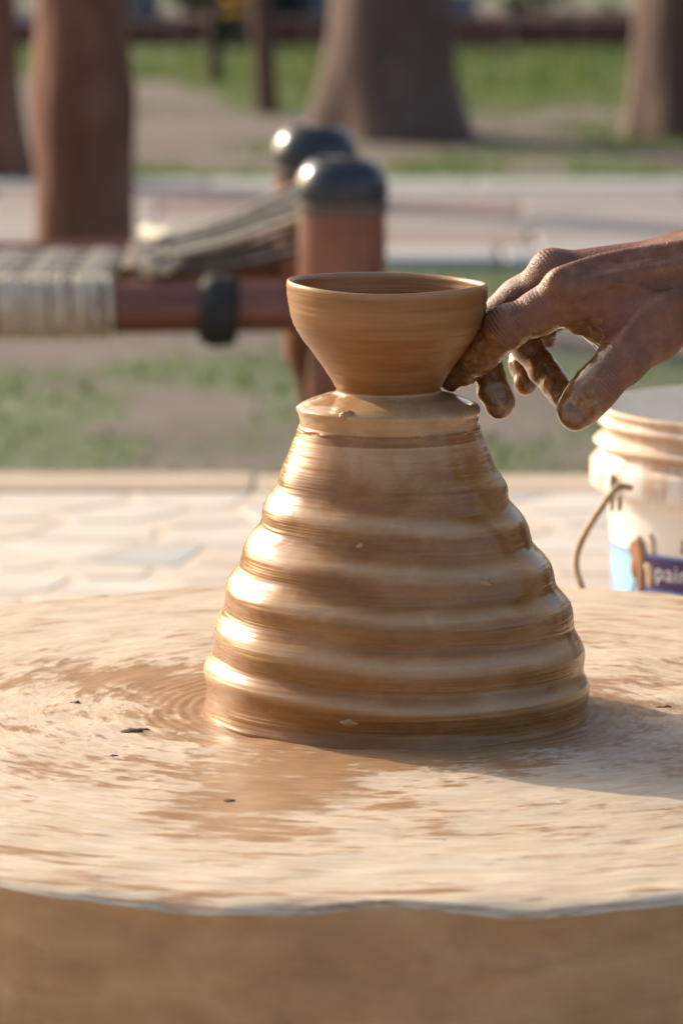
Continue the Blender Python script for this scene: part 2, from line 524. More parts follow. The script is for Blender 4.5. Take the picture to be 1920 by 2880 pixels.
PLAT_Z = 0.26
EDGE_Y = G(0, 1335, PLAT_Z).y
BAND_Y = G(0, 1384, PLAT_Z).y
def clip_poly(poly, p, nrm):
    out = []
    for i in range(len(poly)):
        a, b = poly[i], poly[(i + 1) % len(poly)]
        da, db = np.dot(a - p, nrm), np.dot(b - p, nrm)
        if da <= 0:
            out.append(a)
        if da * db < 0:
            out.append(a + (b - a) * da / (da - db))
    return out
def build_platform():
    root = empty('pavement', (0, EDGE_Y, PLAT_Z), kind='structure')
    ox, oy, oz = root.location
    bm = bmesh.new()
    box_bm(bm, (-5, -3 - oy, -.40), (5, BAND_Y - oy, -.0004))
    k = M('pavement_mortar', rough=.8)
    n = k.noise(k.gen(), 20, 5, .6)
    vor = k.n('TexVoronoi', feature='DISTANCE_TO_EDGE', ins={'Vector': k.gen(), 'Scale': 9.0}).outputs['Distance']
    k.out(Base_Color=k.ramp(n, [(.3, (.54, .44, .335)), (.7, (.63, .53, .42))]), Normal=k.bump(n, .3, .003))
    link('mortar_bed', bm_mesh('mortar_bed', bm, False), k.m, root)
    mk = m_per_object('edge_stone', (.47, .36, .25), (.55, .43, .31), .75, .2, 16)
    kb = bmesh.new()
    box_bm(kb, (-.2995, BAND_Y - oy + .002, -.42), (.2995, 0, .002), .003)
    km = bm_mesh('edge_stone', kb, False); km.materials.append(mk)
    for i in range(-8, 8):
        o = link('edge_stone', km, None, root)
        o.location = (i * .6 + .22, 0, random.uniform(-.0015, .0015))
    # irregular paving stones laid in mortar
    R = np.random.default_rng(5)
    lo, hi = np.array([-.95, 3.12]), np.array([.95, BAND_Y - .006])
    seeds = []
    tries = 0
    while len(seeds) < 235 and tries < 20000:
        tries += 1
        s = R.uniform(lo, hi)
        if all(np.linalg.norm((s - q) * [1, 1.0]) > .068 for q in seeds):
            seeds.append(s)
    mats = [m_per_object('paving_stone_white', (.62, .545, .455), (.69, .62, .535), .6, .12, 18),
            m_per_object('paving_stone_cream', (.60, .50, .40), (.66, .56, .455), .6, .15, 18),
            m_per_object('paving_stone_blue_grey', (.46, .455, .42), (.50, .495, .46), .6, .12, 18)]
    grey_at = np.array(G(545, 1572, PLAT_Z)[:2])
    gi = int(np.argmin([np.linalg.norm(s - grey_at) for s in seeds]))
    for i, s in enumerate(seeds):
        poly = [np.array(q) for q in ((lo[0], lo[1]), (hi[0], lo[1]), (hi[0], hi[1]), (lo[0], hi[1]))]
        for j, q in enumerate(seeds):
            if j != i and np.linalg.norm(q - s) < .45:
                d = (q - s) / np.linalg.norm(q - s)
                poly = clip_poly(poly, (s + q) / 2 - d * R.uniform(.004, .009), d)
                if len(poly) < 3:
                    break
        if len(poly) < 3:
            continue
        c = np.mean(poly, 0)
        bm = bmesh.new()
        top = R.uniform(.0002, .0007)
        f = bm.faces.new([bm.verts.new((*(p - c), -.02)) for p in poly])
        e = bmesh.ops.extrude_face_region(bm, geom=[f])
        tv = [v for v in e['geom'] if isinstance(v, bmesh.types.BMVert)]
        for v in tv:
            v.co.z = top
        tf = [x for x in e['geom'] if isinstance(x, bmesh.types.BMFace)]
        bmesh.ops.bevel(bm, geom=list({ed for x in tf for ed in x.edges}), offset=.0004, segments=1, affect='EDGES')
        bmesh.ops.recalc_face_normals(bm, faces=bm.faces)
        t = 2 if (i == gi) else (0 if R.random() < .68 else 1)
        if R.random() < .02:
            t = 2
        o = link('paving_stone', bm_mesh('paving_stone', bm, False), mats[t], root)
        o.location = (c[0] - ox, c[1] - oy, 0)
build_platform()

# ------------------------------------------------------------------ trees, hedge and border in the background
def leaves_mesh(name, centre, radii, n, size, clumps=26, seed=0, droop=0.3):
    R = np.random.default_rng(seed)
    c = R.normal(0, 1, (clumps, 3))
    c /= np.linalg.norm(c, axis=1, keepdims=True)
    c *= (R.uniform(.25, 1, (clumps, 1)) ** .5) * .78
    idx = R.integers(0, clumps, n)
    p = (c[idx] + R.normal(0, .17, (n, 3))) * radii + centre
    a, b = R.normal(0, 1, (n, 3)), R.normal(0, 1, (n, 3))
    a[:, 2] -= droop
    a /= np.linalg.norm(a, axis=1, keepdims=True)
    b -= a * (a * b).sum(1, keepdims=True)
    b /= np.linalg.norm(b, axis=1, keepdims=True)
    s = R.uniform(.6, 1.25, (n, 1)) * size
    v = np.stack([p - a * s, p + b * s * .42, p + a * s, p - b * s * .42], 1).reshape(-1, 3)
    me = mesh_np(name, v, np.arange(4 * n).reshape(-1, 4), False)
    attr(me, 'tone', np.repeat(R.uniform(0, 1, n), 4))
    return me
def m_leaf(name, cols):
    k = M(name, rough=.55)
    k.out(Base_Color=k.ramp(k.attr('tone'), cols))
    return k.m
LEAF = m_leaf('tree_leaves', [(0, (.030, .055, .012)), (.6, (.055, .095, .020)), (1, (.10, .13, .03))])
HEDGE = m_leaf('hedge_leaves', [(0, (.020, .045, .012)), (.6, (.035, .075, .020)), (1, (.06, .11, .03))])
def m_bark(name, c, c2):
    k = M(name, rough=.9)
    p = k.obj()
    a = k.noise(k.map(p, (7, 7, 1.6)), 2.0, 6, .65, .5)
    b = k.noise(p, 5, 4, .6)
    f = k.math('ADD', k.math('MULTIPLY', a, .6), k.math('MULTIPLY', b, .4))
    k.out(Base_Color=k.ramp(f, [(.3, tuple(np.array(c) * .55)), (.5, c), (.68, c2)]), Normal=k.bump(a, .8, .02))
    return k.m
BARK_RED = m_bark('bark_red_brown', (.20, .080, .046), (.34, .165, .108))
BARK_GREY = m_bark('bark_grey_brown', (.145, .090, .070), (.225, .152, .122))
BARK_DARK = m_bark('bark_dark', (.05, .034, .025), (.09, .065, .05))
def tree(name, loc, r, h, bark, flare, crown_r, crown_z, label, seed, nleaf=5000, lean=(0, 0), lsize=.11, group=None, facet=.08, ledge=0):
    root = empty(name, loc, label=label, category='tree')
    if group:
        root['group'] = group
    rows, n = 46, 40
    t = np.linspace(0, 1, rows) ** 1.4
    z = t * h - .05
    th = np.linspace(0, 2 * np.pi, n, endpoint=False)
    rad = r * (1 - .42 * t) + flare * r * np.exp(-z / .16)
    if ledge:
        rad = rad * (1 + ledge * np.exp(-((z - .34) / .05) ** 2))
    RR = np.repeat(rad[:, None], n, 1)
    Zm, Tm = np.meshgrid(z, th, indexing='ij')
    q = np.stack([np.cos(Tm) * 1.4, np.sin(Tm) * 1.4, Zm * 2.2], -1)
    RR = RR * (1 + facet * fbm(q + seed * 3.1, seed, 3) + flare * .35 * np.exp(-Zm / .22) * np.cos(Tm * 5 + seed))
    v = np.stack([RR * np.cos(Tm) + lean[0] * Zm, RR * np.sin(Tm) + lean[1] * Zm, Zm], -1).reshape(-1, 3)
    trunk = link('trunk', mesh_np('trunk', v, grid_faces(rows, n, True)), bark, root)
    R = random.Random(seed)
    top = np.array([lean[0] * h, lean[1] * h, h * .98])
    cc = np.array([lean[0] * crown_z, lean[1] * crown_z, crown_z])
    for i in range(6):
        a = i * 1.05 + R.uniform(-.3, .3)
        st = np.array([lean[0] * h * .8, lean[1] * h * .8, h * R.uniform(.6, .93)])
        en = cc + np.array([math.cos(a) * crown_r[0] * .7, math.sin(a) * crown_r[1] * .7, R.uniform(-.2, .5) * crown_r[2]])
        md = (st + en) / 2 + np.array([0, 0, .12 * h])
        pts = dense([st, md, en], .25)
        link('limb', tube_mesh('limb', pts, np.linspace(r * .45, r * .08, len(pts)), 7), bark, root)
    link('crown', leaves_mesh('crown', cc, np.array(crown_r), nleaf, lsize, 34, seed), LEAF, root)
    return root
def gpt(px, py):
    g = G(px, py)
    return (g.x, g.y, 0)
tree('tree', (P(243, 860, 8.3).x, 8.3, 0), .087, 2.9, BARK_RED, .10, (1.5, 1.5, 1.1), 3.7, 'red-brown tree trunk just behind the rope cot', 1, 5000, facet=.16, ledge=.10)
tree('tree', gpt(1098, 378), .158, 3.2, BARK_GREY, .34, (1.9, 1.9, 1.3), 4.2, 'thick grey-brown tree trunk with flared foot, above the bowl', 2, 6000, ledge=0, facet=.10)
tree('tree', gpt(1945, 370), .150, 3.0, BARK_GREY, .22, (1.8, 1.8, 1.3), 4.1, 'grey-brown tree trunk at the right edge beyond the path', 3, 6000, facet=.12)
tree('tree', gpt(-75, 505), .105, 3.0, BARK_RED, .35, (1.5, 1.5, 1.2), 4.0, 'dark red-brown trunk cut off by the left edge', 4, 5000)
tree('sapling', gpt(604, 228), .021, 1.9, BARK_DARK, .12, (.6, .6, .6), 2.3, 'thin dark sapling trunk on the far green lawn', 5, 900, lsize=.07)
tree('sapling', gpt(750, 312), .030, 2.2, BARK_GREY, .10, (.7, .7, .7), 2.6, 'slender grey sapling trunk standing on the lawn edge', 6, 900, lean=(-.05, 0), lsize=.07)
def shrub(x, y, r, h, label, seed):
    root = empty('shrub', (x, y, 0), label=label, category='shrub', group='dark shrubs of the hedge at the lawn end')
    link('foliage', leaves_mesh('foliage', np.array([0, 0, h * .52]), np.array([r, r * .8, h * .55]), 4200, .06, 34, seed), HEDGE, root)
    for i in range(3):
        a = i * 2.1 + seed
        pts = dense([(.02 * math.cos(a), .02 * math.sin(a), -.02), (.1 * math.cos(a), .1 * math.sin(a), h * .35), (.3 * r * math.cos(a), .3 * r * math.sin(a), h * .8)], .1)
        link('stem', tube_mesh('stem', pts, np.linspace(.016, .005, len(pts)), 6), BARK_DARK, root)
SH = ['dark green shrub behind the left end of the brick edging', 'dark green shrub behind the brick edging, beside the grey stone blocks', 'dark shrub behind the brick edging, above the yellow flowers',
      'dark green shrub seen just left of the thick grey trunk', 'dark green shrub hidden by the thick grey trunk', 'dark green shrub right of the thick grey trunk',
      'dark green shrub midway between the two grey trunks', 'dark green shrub beside the trunk at the right edge', 'dark green shrub behind the trunk at the right edge']
for i in range(9):
    shrub(-2.3 + i * .62, 18.3 + .25 * ((i * 7) % 3), .50, 1.55, SH[i], 40 + i)
def brick_edging():
    y0 = G(0, 128).y + .15
    root = empty('brick_edging', (0, y0, 0), label='low dark red brick edging along the end of the lawn', category='edging')
    k = m_per_object('edging_brick', (.15, .055, .04), (.24, .10, .075), .85, .3, 12)
    bm = bmesh.new()
    box_bm(bm, (-.11, -.055, -.05), (.11, .055, .085), .008)
    me = bm_mesh('brick', bm, False); me.materials.append(k)
    for i in range(-14, 15):
        o = link('brick', me, None, root)
        o.location = (i * .235, random.uniform(-.01, .01), random.uniform(-.015, .01))
        o.rotation_euler = (0, random.uniform(-.05, .05), random.uniform(-.06, .06))
brick_edging()
def stone_block(px, py, w, h, label):
    g = G(px, py)
    bm = bmesh.new()
    box_bm(bm, (-w / 2, -.12, -.03), (w / 2, .12, h), .02, 2)
    for v in bm.verts:
        v.co += Vector((mnoise.noise(v.co * 9), mnoise.noise(v.co * 9 + Vector((5, 5, 5))), mnoise.noise(v.co * 9 + Vector((9, 1, 3))))) * .012
    link('stone_block', bm_mesh('stone_block', bm), m_plain('grey_stone', (.24, .24, .255), .85, .25, 8, .4, .01), None, label=label, category='stone block', group='grey stone blocks at the lawn end').location = (g.x, g.y, 0)
stone_block(405, 40, .11, .12, 'small pale grey stone block at the top edge, right of the red-brown trunk')
stone_block(815, 38, .15, .13, 'pale grey stone block left of the thick trunk at the top edge')
stone_block(890, 42, .10, .10, 'small pale grey stone block touching the thick grey trunk')
stone_block(75, 88, .13, .06, 'low pale grey stone bar between the two red-brown trunks')
stone_block(1295, 36, .12, .08, 'dull grey stone block right of the thick trunk at the top edge')
def yellow_flowers():
    g = G(648, 135)
    root = empty('flower_clump', (g.x, g.y, 0), label='small clump of yellow flowers at the top edge beside the dark sapling', category='flowers')
    ym = M('petal_yellow', (.75, .42, .02), .6).m
    for i in range(7):
        x, y, z = random.uniform(-.05, .05), random.uniform(-.03, .03), random.uniform(.11, .17)
        bm = bmesh.new()
        for ring, (rr, zz, n) in enumerate(((.034, 0, 10), (.022, .008, 8), (.010, .014, 5))):
            for j in range(n):
                a = j * 2 * math.pi / n + ring * .3
                c, s = math.cos(a), math.sin(a)
                q = [bm.verts.new((x + c * rr * f - s * wd, y + s * rr * f + c * wd, z + zz + hh)) for f, wd, hh in ((.15, -.003, 0), (.75, -.008, .006), (1.05, 0, .002), (.75, .008, .006), (.15, .003, 0))]
                bm.faces.new(q)
        link('flower', bm_mesh('flower', bm, False), ym, root)
        link('stem', tube_mesh('stem', [(x * .4, y * .4, -.01), (x * .8, y * .8, z * .5), (x, y, z)], .003, 5), LEAF, root)
    link('foliage', leaves_mesh('foliage', np.array([0, 0, .05]), np.array([.07, .06, .05]), 220, .02, 10, 77), HEDGE, root)
yellow_flowers()

# ------------------------------------------------------------------ rope cot
COT_Y, COT_Y2 = 4.80, 5.25
def build_cot():
    near = P(962, 862, COT_Y); far_x = (885 - 960) * COT_Y2 / FPX
    rail_z = near.z
    top_z = P(962, 440, COT_Y).z
    root = empty('rope_cot', (0, COT_Y, 0), label='low wooden cot strung with rope, dark capped posts, on the lawn', category='cot')
    oy = COT_Y
    wood = M('red_brown_varnished_wood', rough=.42)
    n = wood.noise(wood.map(wood.obj(), (30, 30, 5)), 1.0, 5, .6, .3)
    n2 = wood.noise(wood.obj(), 22, 4, .6)
    wood.out(Base_Color=wood.ramp(wood.math('ADD', wood.math('MULTIPLY', n, .6), wood.math('MULTIPLY', n2, .4)), [(.34, (.085, .028, .016)), (.5, (.20, .066, .036)), (.66, (.29, .105, .06))]), Normal=wood.bump(n, .2, .002))
    railw = M('rail_wood', rough=.4)
    n = railw.noise(railw.map(railw.obj(), (4, 30, 30)), 1.0, 5, .6, .3)
    railw.out(Base_Color=railw.ramp(n, [(.3, (.10, .034, .024)), (.55, (.19, .072, .05)), (.75, (.26, .12, .09))]), Normal=railw.bump(n, .2, .002))
    capm = m_plain('black_lacquer_cap', (.026, .031, .040), .22, .3, 20, .05)
    ringm = m_plain('worn_metal_ring', (.10, .095, .09), .45, .3, 30)
    ropem = M('jute_rope', rough=.85)
    nr = ropem.noise(ropem.obj(), 90, 4, .6)
    ropem.out(Base_Color=ropem.ramp(nr, [(.3, (.42, .35, .25)), (.55, (.58, .51, .39)), (.75, (.68, .62, .51))]), Normal=ropem.bump(nr, .5, .003))
    darkm = M('weathered_dark_rope', rough=.9)
    nr = darkm.noise(darkm.obj(), 70, 4, .6)
    darkm.out(Base_Color=darkm.ramp(nr, [(.3, (.05, .042, .038)), (.55, (.11, .095, .085)), (.75, (.21, .185, .165))]), Normal=darkm.bump(nr, .5, .003))
    R, H = .0445, top_z
    ch = .043
    body = dense([(.001, -.01), (.020, -.01), (.019, .03), (.017, .10), (.017, .19), (.019, .222), (.026, .245), (.034, .268), (.0365, .292), (.034, .315), (.030, .330), (.032, .338), (.041, .346), (R, .355), (R, H - ch - .02), (R - .001, H - ch - .004), (R - .004, H - ch + .003), (.001, H - ch + .004)], .006)
    cap = dense([(R - .006, H - ch - .002), (.0462, H - ch - .001), (.0468, H - ch + .012), (.045, H - ch + .022), (.037, H - .008), (.024, H - .0015), (.0008, H)], .003)
    bme, cme = lathe('leg', body[::-1], 48), lathe('cap', cap[::-1], 48)
    rme = lathe('ring', [(.0475, H - ch - .004), (.0478, H - ch - .008), (.0475, H - ch - .012), (.0440, H - ch - .012), (.0440, H - ch - .004), (.0475, H - ch - .004)], 48)
    bme.materials.append(wood.m); cme.materials.append(capm); rme.materials.append(ringm)
    LX = -1.02
    for x, y in ((near.x, 0), (far_x, COT_Y2 - oy), (LX, 0), (LX - .03, COT_Y2 - oy)):
        leg = link('leg', bme, None, root); leg.location = (x, y, 0)
        link('cap', cme, None, leg); link('ring', rme, None, leg)
    RR = .0270
    def rail(a, b, r=RR):
        a, b = np.array(a), np.array(b)
        t = np.linspace(0, 1, 30)[:, None]
        p = a + (b - a) * t + np.stack([0 * t[:, 0], .0012 * np.sin(9 * t[:, 0]), .0015 * np.sin(7 * t[:, 0])], -1)
        return link('rail', tube_mesh('rail', p, r * (1 + .02 * np.sin(np.linspace(0, 11, 30))), 24), railw.m, root)
    rail((LX + .03, 0, rail_z), (near.x - .03, 0, rail_z))
    rail((LX + .03, COT_Y2 - oy, rail_z), (far_x - .03, COT_Y2 - oy, rail_z), .024)
    ez = rail_z + .070
    rail((near.x, .03, ez), (far_x, COT_Y2 - oy - .03, ez), .020)
    rail((LX, .03, ez), (LX - .03, COT_Y2 - oy - .03, ez), .020)
    # black rubber band round the near rail
    bx = (617 - 960) / 2759.0
    prof = dense([(.0268, -.020), (.031, -.0195), (.0355, -.013), (.0375, -.003), (.036, .008), (.0325, .0175), (.0268, .020)], .002)
    bandm = lathe('rubber_band', prof, 48)
    nv = len(bandm.vertices)
    co = np.zeros(nv * 3, np.float32); bandm.vertices.foreach_get('co', co); co = co.reshape(-1, 3)
    co = co * (1 + .04 * fbm(co * 90, 8, 2)[:, None] * np.array([1, 1, 0]))
    co[:, 1] -= .006 * (co[:, 1] > 0) * 0
    bandm.vertices.foreach_set('co', co.ravel())
    o = link('rubber_band', bandm, m_plain('black_rubber', (.018, .019, .018), .75, .3, 60, .4), root)
    o.rotation_euler = (0, math.pi / 2 + .06, 0); o.location = (bx, 0, rail_z - .004)
    # rope wound round the near rail, and the woven seat
    wx = (310 - 960) / 2759.0
    th = np.linspace(0, 2 * np.pi, 22, endpoint=False)
    ringpts = np.stack([0.006 * np.sin(th / 2), np.cos(th) * (RR + .0026), np.sin(th) * (RR + .0026)], -1)
    rg = tube_mesh('rope_turn', ringpts, .0036, 6, True); rg.materials.append(ropem.m)
    k = 0
    x = wx - .006
    while x > LX + .06:
        o = link('rope_turn', rg, None, root)
        o.location = (x, 0, rail_z); o.rotation_euler = (random.uniform(0, 6.28), 0, random.uniform(-.05, .05))
        x -= .0069
        k += 1
    D = COT_Y2 - oy
    edge = wx - .01
    for i in range(62):                                        # cords from rail to rail
        x = edge - .012 - i * .0118
        m_ = dense([(x, .014, rail_z + RR - .004), (x - .004, D * .25, rail_z + .018), (x - .010, D * .5, rail_z + .012), (x - .014, D * .75, rail_z + .008), (x - .02, D, rail_z + .010)], .02)
        m_[:, 2] += .0012 * np.cos(np.arange(len(m_)) * 1.6 + i * np.pi)
        link('seat_cord', tube_mesh('seat_cord', m_, .0052, 6), ropem.m if i % 5 else darkm.m, root)
    for j in range(20):                                        # cords along the cot, woven through
        y = .035 + j * (D - .07) / 19
        xs = np.linspace(edge + .01, LX + .03, 70)
        z = rail_z + .025 - .012 * j / 19 + .002 * np.cos(np.arange(70) * np.pi / 2.3 + j * np.pi)
        link('seat_cord', tube_mesh('seat_cord', np.stack([xs, np.full(70, y) + .002 * np.sin(xs * 60 + j), z], -1), .0050, 7), ropem.m if j % 4 else darkm.m, root)
    # thick gathering rope at the end of the weave, with its knots
    for dx, rr_ in ((0.050, .009), (.066, .006)):
        pts = dense([(edge + dx, -.002, rail_z + RR + .012), (edge + dx + .008, D * .35, rail_z + .03), (edge + dx + .004, D * .7, rail_z + .034), (edge + dx - .02, D - .01, rail_z + .035)], .02)
        link('gathering_rope', tube_mesh('gathering_rope', pts, rr_ * (1 + .08 * np.sin(np.arange(len(pts)) * 1.9)), 9), ropem.m, root)
    for kx, ky, kz, kr in ((edge + .058, .03, rail_z + .040, .012), (edge + .060, .20, rail_z + .044, .010)):
        tt = np.linspace(0, 2 * np.pi, 60, endpoint=False)
        kn = np.stack([kx + kr * .62 * (np.sin(tt) + .5 * np.sin(2 * tt)), ky + kr * .62 * (np.cos(tt) - .5 * np.cos(2 * tt)), kz + kr * .6 * -np.sin(3 * tt)], -1)
        link('knot', tube_mesh('knot', kn, kr * .30, 8, True), darkm.m, root)
    # tension cords from the weave to the higher end rail
    for j in range(10):
        f = j / 9
        y1 = .05 + f * (D - .10)
        xe = near.x + (far_x - near.x) * (y1 / D)
        y0 = D * .40 + (y1 - D / 2) * .62
        a = (edge + .02 + .008 * (j % 3), y0, rail_z + .034)
        b = (xe - .004, y1, ez + .026)
        md = ((a[0] + b[0]) / 2, (y0 + y1) / 2, (a[2] + b[2]) / 2 - .004 - .004 * (j % 2))
        pts = dense([a, md, b, (xe + .022, y1, ez + .008), (xe + .018, y1, ez - .018)], .015)
        link('tension_cord', tube_mesh('tension_cord', pts, .0038, 7), darkm.m if j % 3 else ropem.m, root)
        if j % 3:
            continue
        b2 = (xe - .018, y1 + .012, ez - .014)
        a2 = (edge + .03, y0 + .014, rail_z + .022)
        pts = dense([a2, ((a2[0] + b2[0]) / 2, y0 + .016, (a2[2] + b2[2]) / 2 - .008), b2], .02)
        link('tension_cord', tube_mesh('tension_cord', pts, .0040, 7), darkm.m, root)
build_cot()

# ------------------------------------------------------------------ paint bucket
def build_bucket():
    bd = 2.90
    ctr = P(2184, 1137, bd)
    cx, cy, rim = ctr.x, ctr.y, ctr.z
    base = PLAT_Z + .0045
    Hh = rim - base
    root = empty('paint_bucket', (cx, cy, base), label='white plastic paint bucket smeared with clay, at the right edge', category='bucket')
    k = M('white_bucket_plastic', rough=.33, Specular_IOR_Level=.5)
    p = k.obj()
    n = k.noise(k.map(p, (1, 1, .6)), 14, 6, .65, .4)
    n2 = k.noise(k.map(p, (1, 1, .35)), 55, 5, .65)
    z = k.n('SeparateXYZ', ins={'Vector': p}).outputs['Z']
    upper = k.step(z, Hh - .07, Hh - .012)
    st = k.math('ADD', k.math('MULTIPLY', n, .6), k.math('MULTIPLY', n2, .4))
    st = k.math('ADD', st, k.math('MULTIPLY', upper, .13))
    stain = k.step(st, .50, .64)
    k.out(Base_Color=k.mix(k.math('MULTIPLY', stain, .75), (.80, .78, .73), (.46, .25, .105)), Roughness=k.step(stain, 0, 1, .3, .6))
    k.b.inputs['Subsurface Weight'].default_value = .0
    T = .0022
    def rr(zd, r): return (r, Hh + zd)
    outer = [rr(-.0005, .1062), rr(0, .1074), rr(-.0006, .1086), rr(-.0030, .1088), rr(-.0040, .1076), rr(-.0068, .1070), rr(-.0080, .1098), rr(-.0095, .1110), rr(-.0112, .1100), rr(-.0122, .1074),
             rr(-.0190, .1070), rr(-.0203, .1112), rr(-.0222, .1132), rr(-.0240, .1120), rr(-.0250, .1074), rr(-.0308, .1072), rr(-.0318, .1128), rr(-.0345, .1150), rr(-.0420, .1151), rr(-.0488, .1148), rr(-.0500, .1138), rr(-.0500, .1052), rr(-.0530, .1040)]
    outer += [(.1040 - .010 * t, Hh - .053 - (Hh - .053 - .006) * t) for t in (.15, .3, .45, .6, .75, .9, 1.0)] + [(.090, .0), (.001, .0)]
    inner = [(.001, .012), (.089, .012), (.0915, .018)] + [(.0915 + (.1040 - .0915) * t, .018 + (Hh - .053 - .018) * t) for t in (.25, .5, .75, 1.)] + [(.1046, Hh - .02), (.1058, Hh - .003), (.1062, Hh - .0005)]
    link('body', lathe('body', outer, 128), k.m, root)
    ik = m_plain('bucket_inside', (.74, .73, .70), .4, .12, 20, .05)
    link('inside_wall', lathe('inside_wall', inner[::-1], 96), ik, root)
    def rbody(zz):
        t = (Hh - .053 - zz) / (Hh - .053 - .006)
        return .1040 - .010 * t
    def on(phi, zz, off):                                     # phi: degrees left of the camera side
        a = math.radians(phi)
        r = rbody(zz) + off
        return (-math.sin(a) * r, -math.cos(a) * r, zz)
    def patch(name, p0, p1, z0, z1, off, mat, parent, cut=None):
        nu, nv = max(3, int(abs(p1 - p0) / 2.5)), max(3, int((z1 - z0) / .003))
        v = [on(p0 + (p1 - p0) * i / nu, z0 + (z1 - z0) * j / nv, off) for j in range(nv + 1) for i in range(nu + 1)]
        return link(name, mesh_np(name, v, grid_faces(nv + 1, nu + 1)), mat, parent)
    px = .2223e-3
    def zof(py): return Hh - (py - 1137) * px
    def blob(name, phi, py0, py1, w, off, mat, parent, seed):
        R = random.Random(seed)
        z0, z1 = zof(py1), zof(py0)
        rows = 14
        v, top = [], []
        for j in range(rows + 1):
            t = j / rows
            ww = w * (math.sin(math.pi * min(1, max(.02, t))) ** .35) * (1 + .35 * mnoise.noise(Vector((t * 4, seed * 3.7, 0)))) * (.75 + .5 * t)
            sh = 1.3 * mnoise.noise(Vector((t * 3, seed * 1.7, 5)))
            for i in range(7):
                s = i / 6 * 2 - 1
                v.append(on(phi + sh + s * ww, z0 + (z1 - z0) * t, off + .0012 * math.sqrt(max(0, 1 - s * s)) - .0004))
        return link(name, mesh_np(name, v, grid_faces(rows + 1, 7)), mat, parent)
    blue = m_plain('label_blue', (.13, .24, .62), .35, .1, 30, 0)
    lblue = m_plain('label_light_blue', (.24, .35, .66), .35, .08, 30, 0)
    cyan = m_plain('label_cyan', (.27, .58, .74), .35, .1, 30, 0)
    purple = m_plain('label_purple', (.050, .022, .115), .35, .15, 30, 0)
    white = m_plain('label_white_ink', (.80, .80, .82), .4, .05, 30, 0)
    lab = patch('label', 118, -118, zof(1760), zof(1512), .0006, lblue, root)
    patch('label_field', 60, -110, zof(1755), zof(1598), .0010, blue, lab)
    pan = patch('label_panel', 56, -56, zof(1608), zof(1519), .0014, purple, lab)
    v = [on(71 + 11 * math.cos(t) * (1 + .2 * math.sin(3 * t)), zof(1585) + .016 * math.sin(t) * (1 + .15 * math.cos(2 * t)), .0011) for t in np.linspace(0, 2 * math.pi, 28, endpoint=False)]
    bm = bmesh.new(); bm.faces.new([bm.verts.new(q) for q in v]); bmesh.ops.triangulate(bm, faces=bm.faces)
    link('label_splash', bm_mesh('label_splash', bm), cyan, lab)
    cu = bpy.data.curves.new('lettering', 'FONT')
    cu.body = 'paint'
    cu.size = .0150
    cu.space_character = 1.05
    cu.resolution_u = 3
    tmp = bpy.data.objects.new('lettering_tmp', cu)
    COL.objects.link(tmp)
    dg = bpy.context.evaluated_depsgraph_get()
    tm = bpy.data.meshes.new_from_object(tmp.evaluated_get(dg))
    bpy.data.objects.remove(tmp); 
    bm = bmesh.new(); bm.from_mesh(tm)
    bmesh.ops.triangulate(bm, faces=bm.faces)
    for v in bm.verts:
        zz = zof(1580) + v.co.y
        v.co = Vector(on(49.5 - math.degrees(v.co.x / .1), zz, .0020))
    link('lettering', bm_mesh('lettering', bm, False), white, pan)
    clay = m_plain('clay_smear', (.30, .145, .065), .6, .3, 120, .4, .002)
    pale = m_plain('pale_clay_smear', (.50, .38, .25), .6, .3, 120, .4, .002)
    blob('clay_drip', 57.5, 1466, 1640, 2.6, .0018, clay, root, 1)
    blob('clay_drip', 60.5, 1482, 1590, 3.0, .0016, clay, root, 2)
    blob('clay_drip', 52.5, 1536, 1606, 2.2, .0020, pale, root, 3)
    blob('clay_drip', 51.5, 1455, 1512, 1.2, .0006, pale, root, 4)
    blob('clay_drip', 37.5, 1462, 1500, .9, .0006, clay, root, 5)
    blob('clay_drip', 20, 1480, 1600, 2, .0016, clay, root, 6)
    blob('clay_drip', -30, 1440, 1580, 2.4, .0016, clay, root, 7)
    # ear and cord handle
    ang = math.radians(64)
    ear = Vector((-math.sin(ang) * .1165, -math.cos(ang) * .1165, Hh - .050))
    tt = np.linspace(0, 2 * np.pi, 24, endpoint=False)
    for dx in (0, .0045):
        er = np.stack([ear.x + dx + .0005 + 0 * tt, ear.y + .003 * np.cos(tt), ear.z + .0105 * np.sin(tt) + .002], -1)
        link('handle_ear', tube_mesh('handle_ear', er, .0013, 8, True), m_plain('dull_wire', (.20, .14, .09), .5, .3, 90, .2), root)
    def hp(px_, py_, d): return P(px_, py_, d) - Vector((cx, cy, base))
    pts = [hp(1772, 1372, 2.795), hp(1745, 1368, 2.785), hp(1722, 1384, 2.78), hp(1688, 1432, 2.775), hp(1650, 1490, 2.77), hp(1625, 1545, 2.765), hp(1618, 1590, 2.76), hp(1628, 1632, 2.755), hp(1650, 1680, 2.75),
           hp(1720, 1760, 2.745), hp(1850, 1830, 2.74), hp(2020, 1870, 2.735), hp(2200, 1870, 2.735)]
    pts += [Vector((-p.x * .9 + .02, p.y + .02, p.z)) for p in reversed(pts[:-1])][3:]
    link('handle', tube_mesh('handle', dense(np.array(pts), .006), .0021, 8), m_plain('handle_cord', (.55, .39, .22), .75, .35, 150, .5, .002), root)
build_bucket()

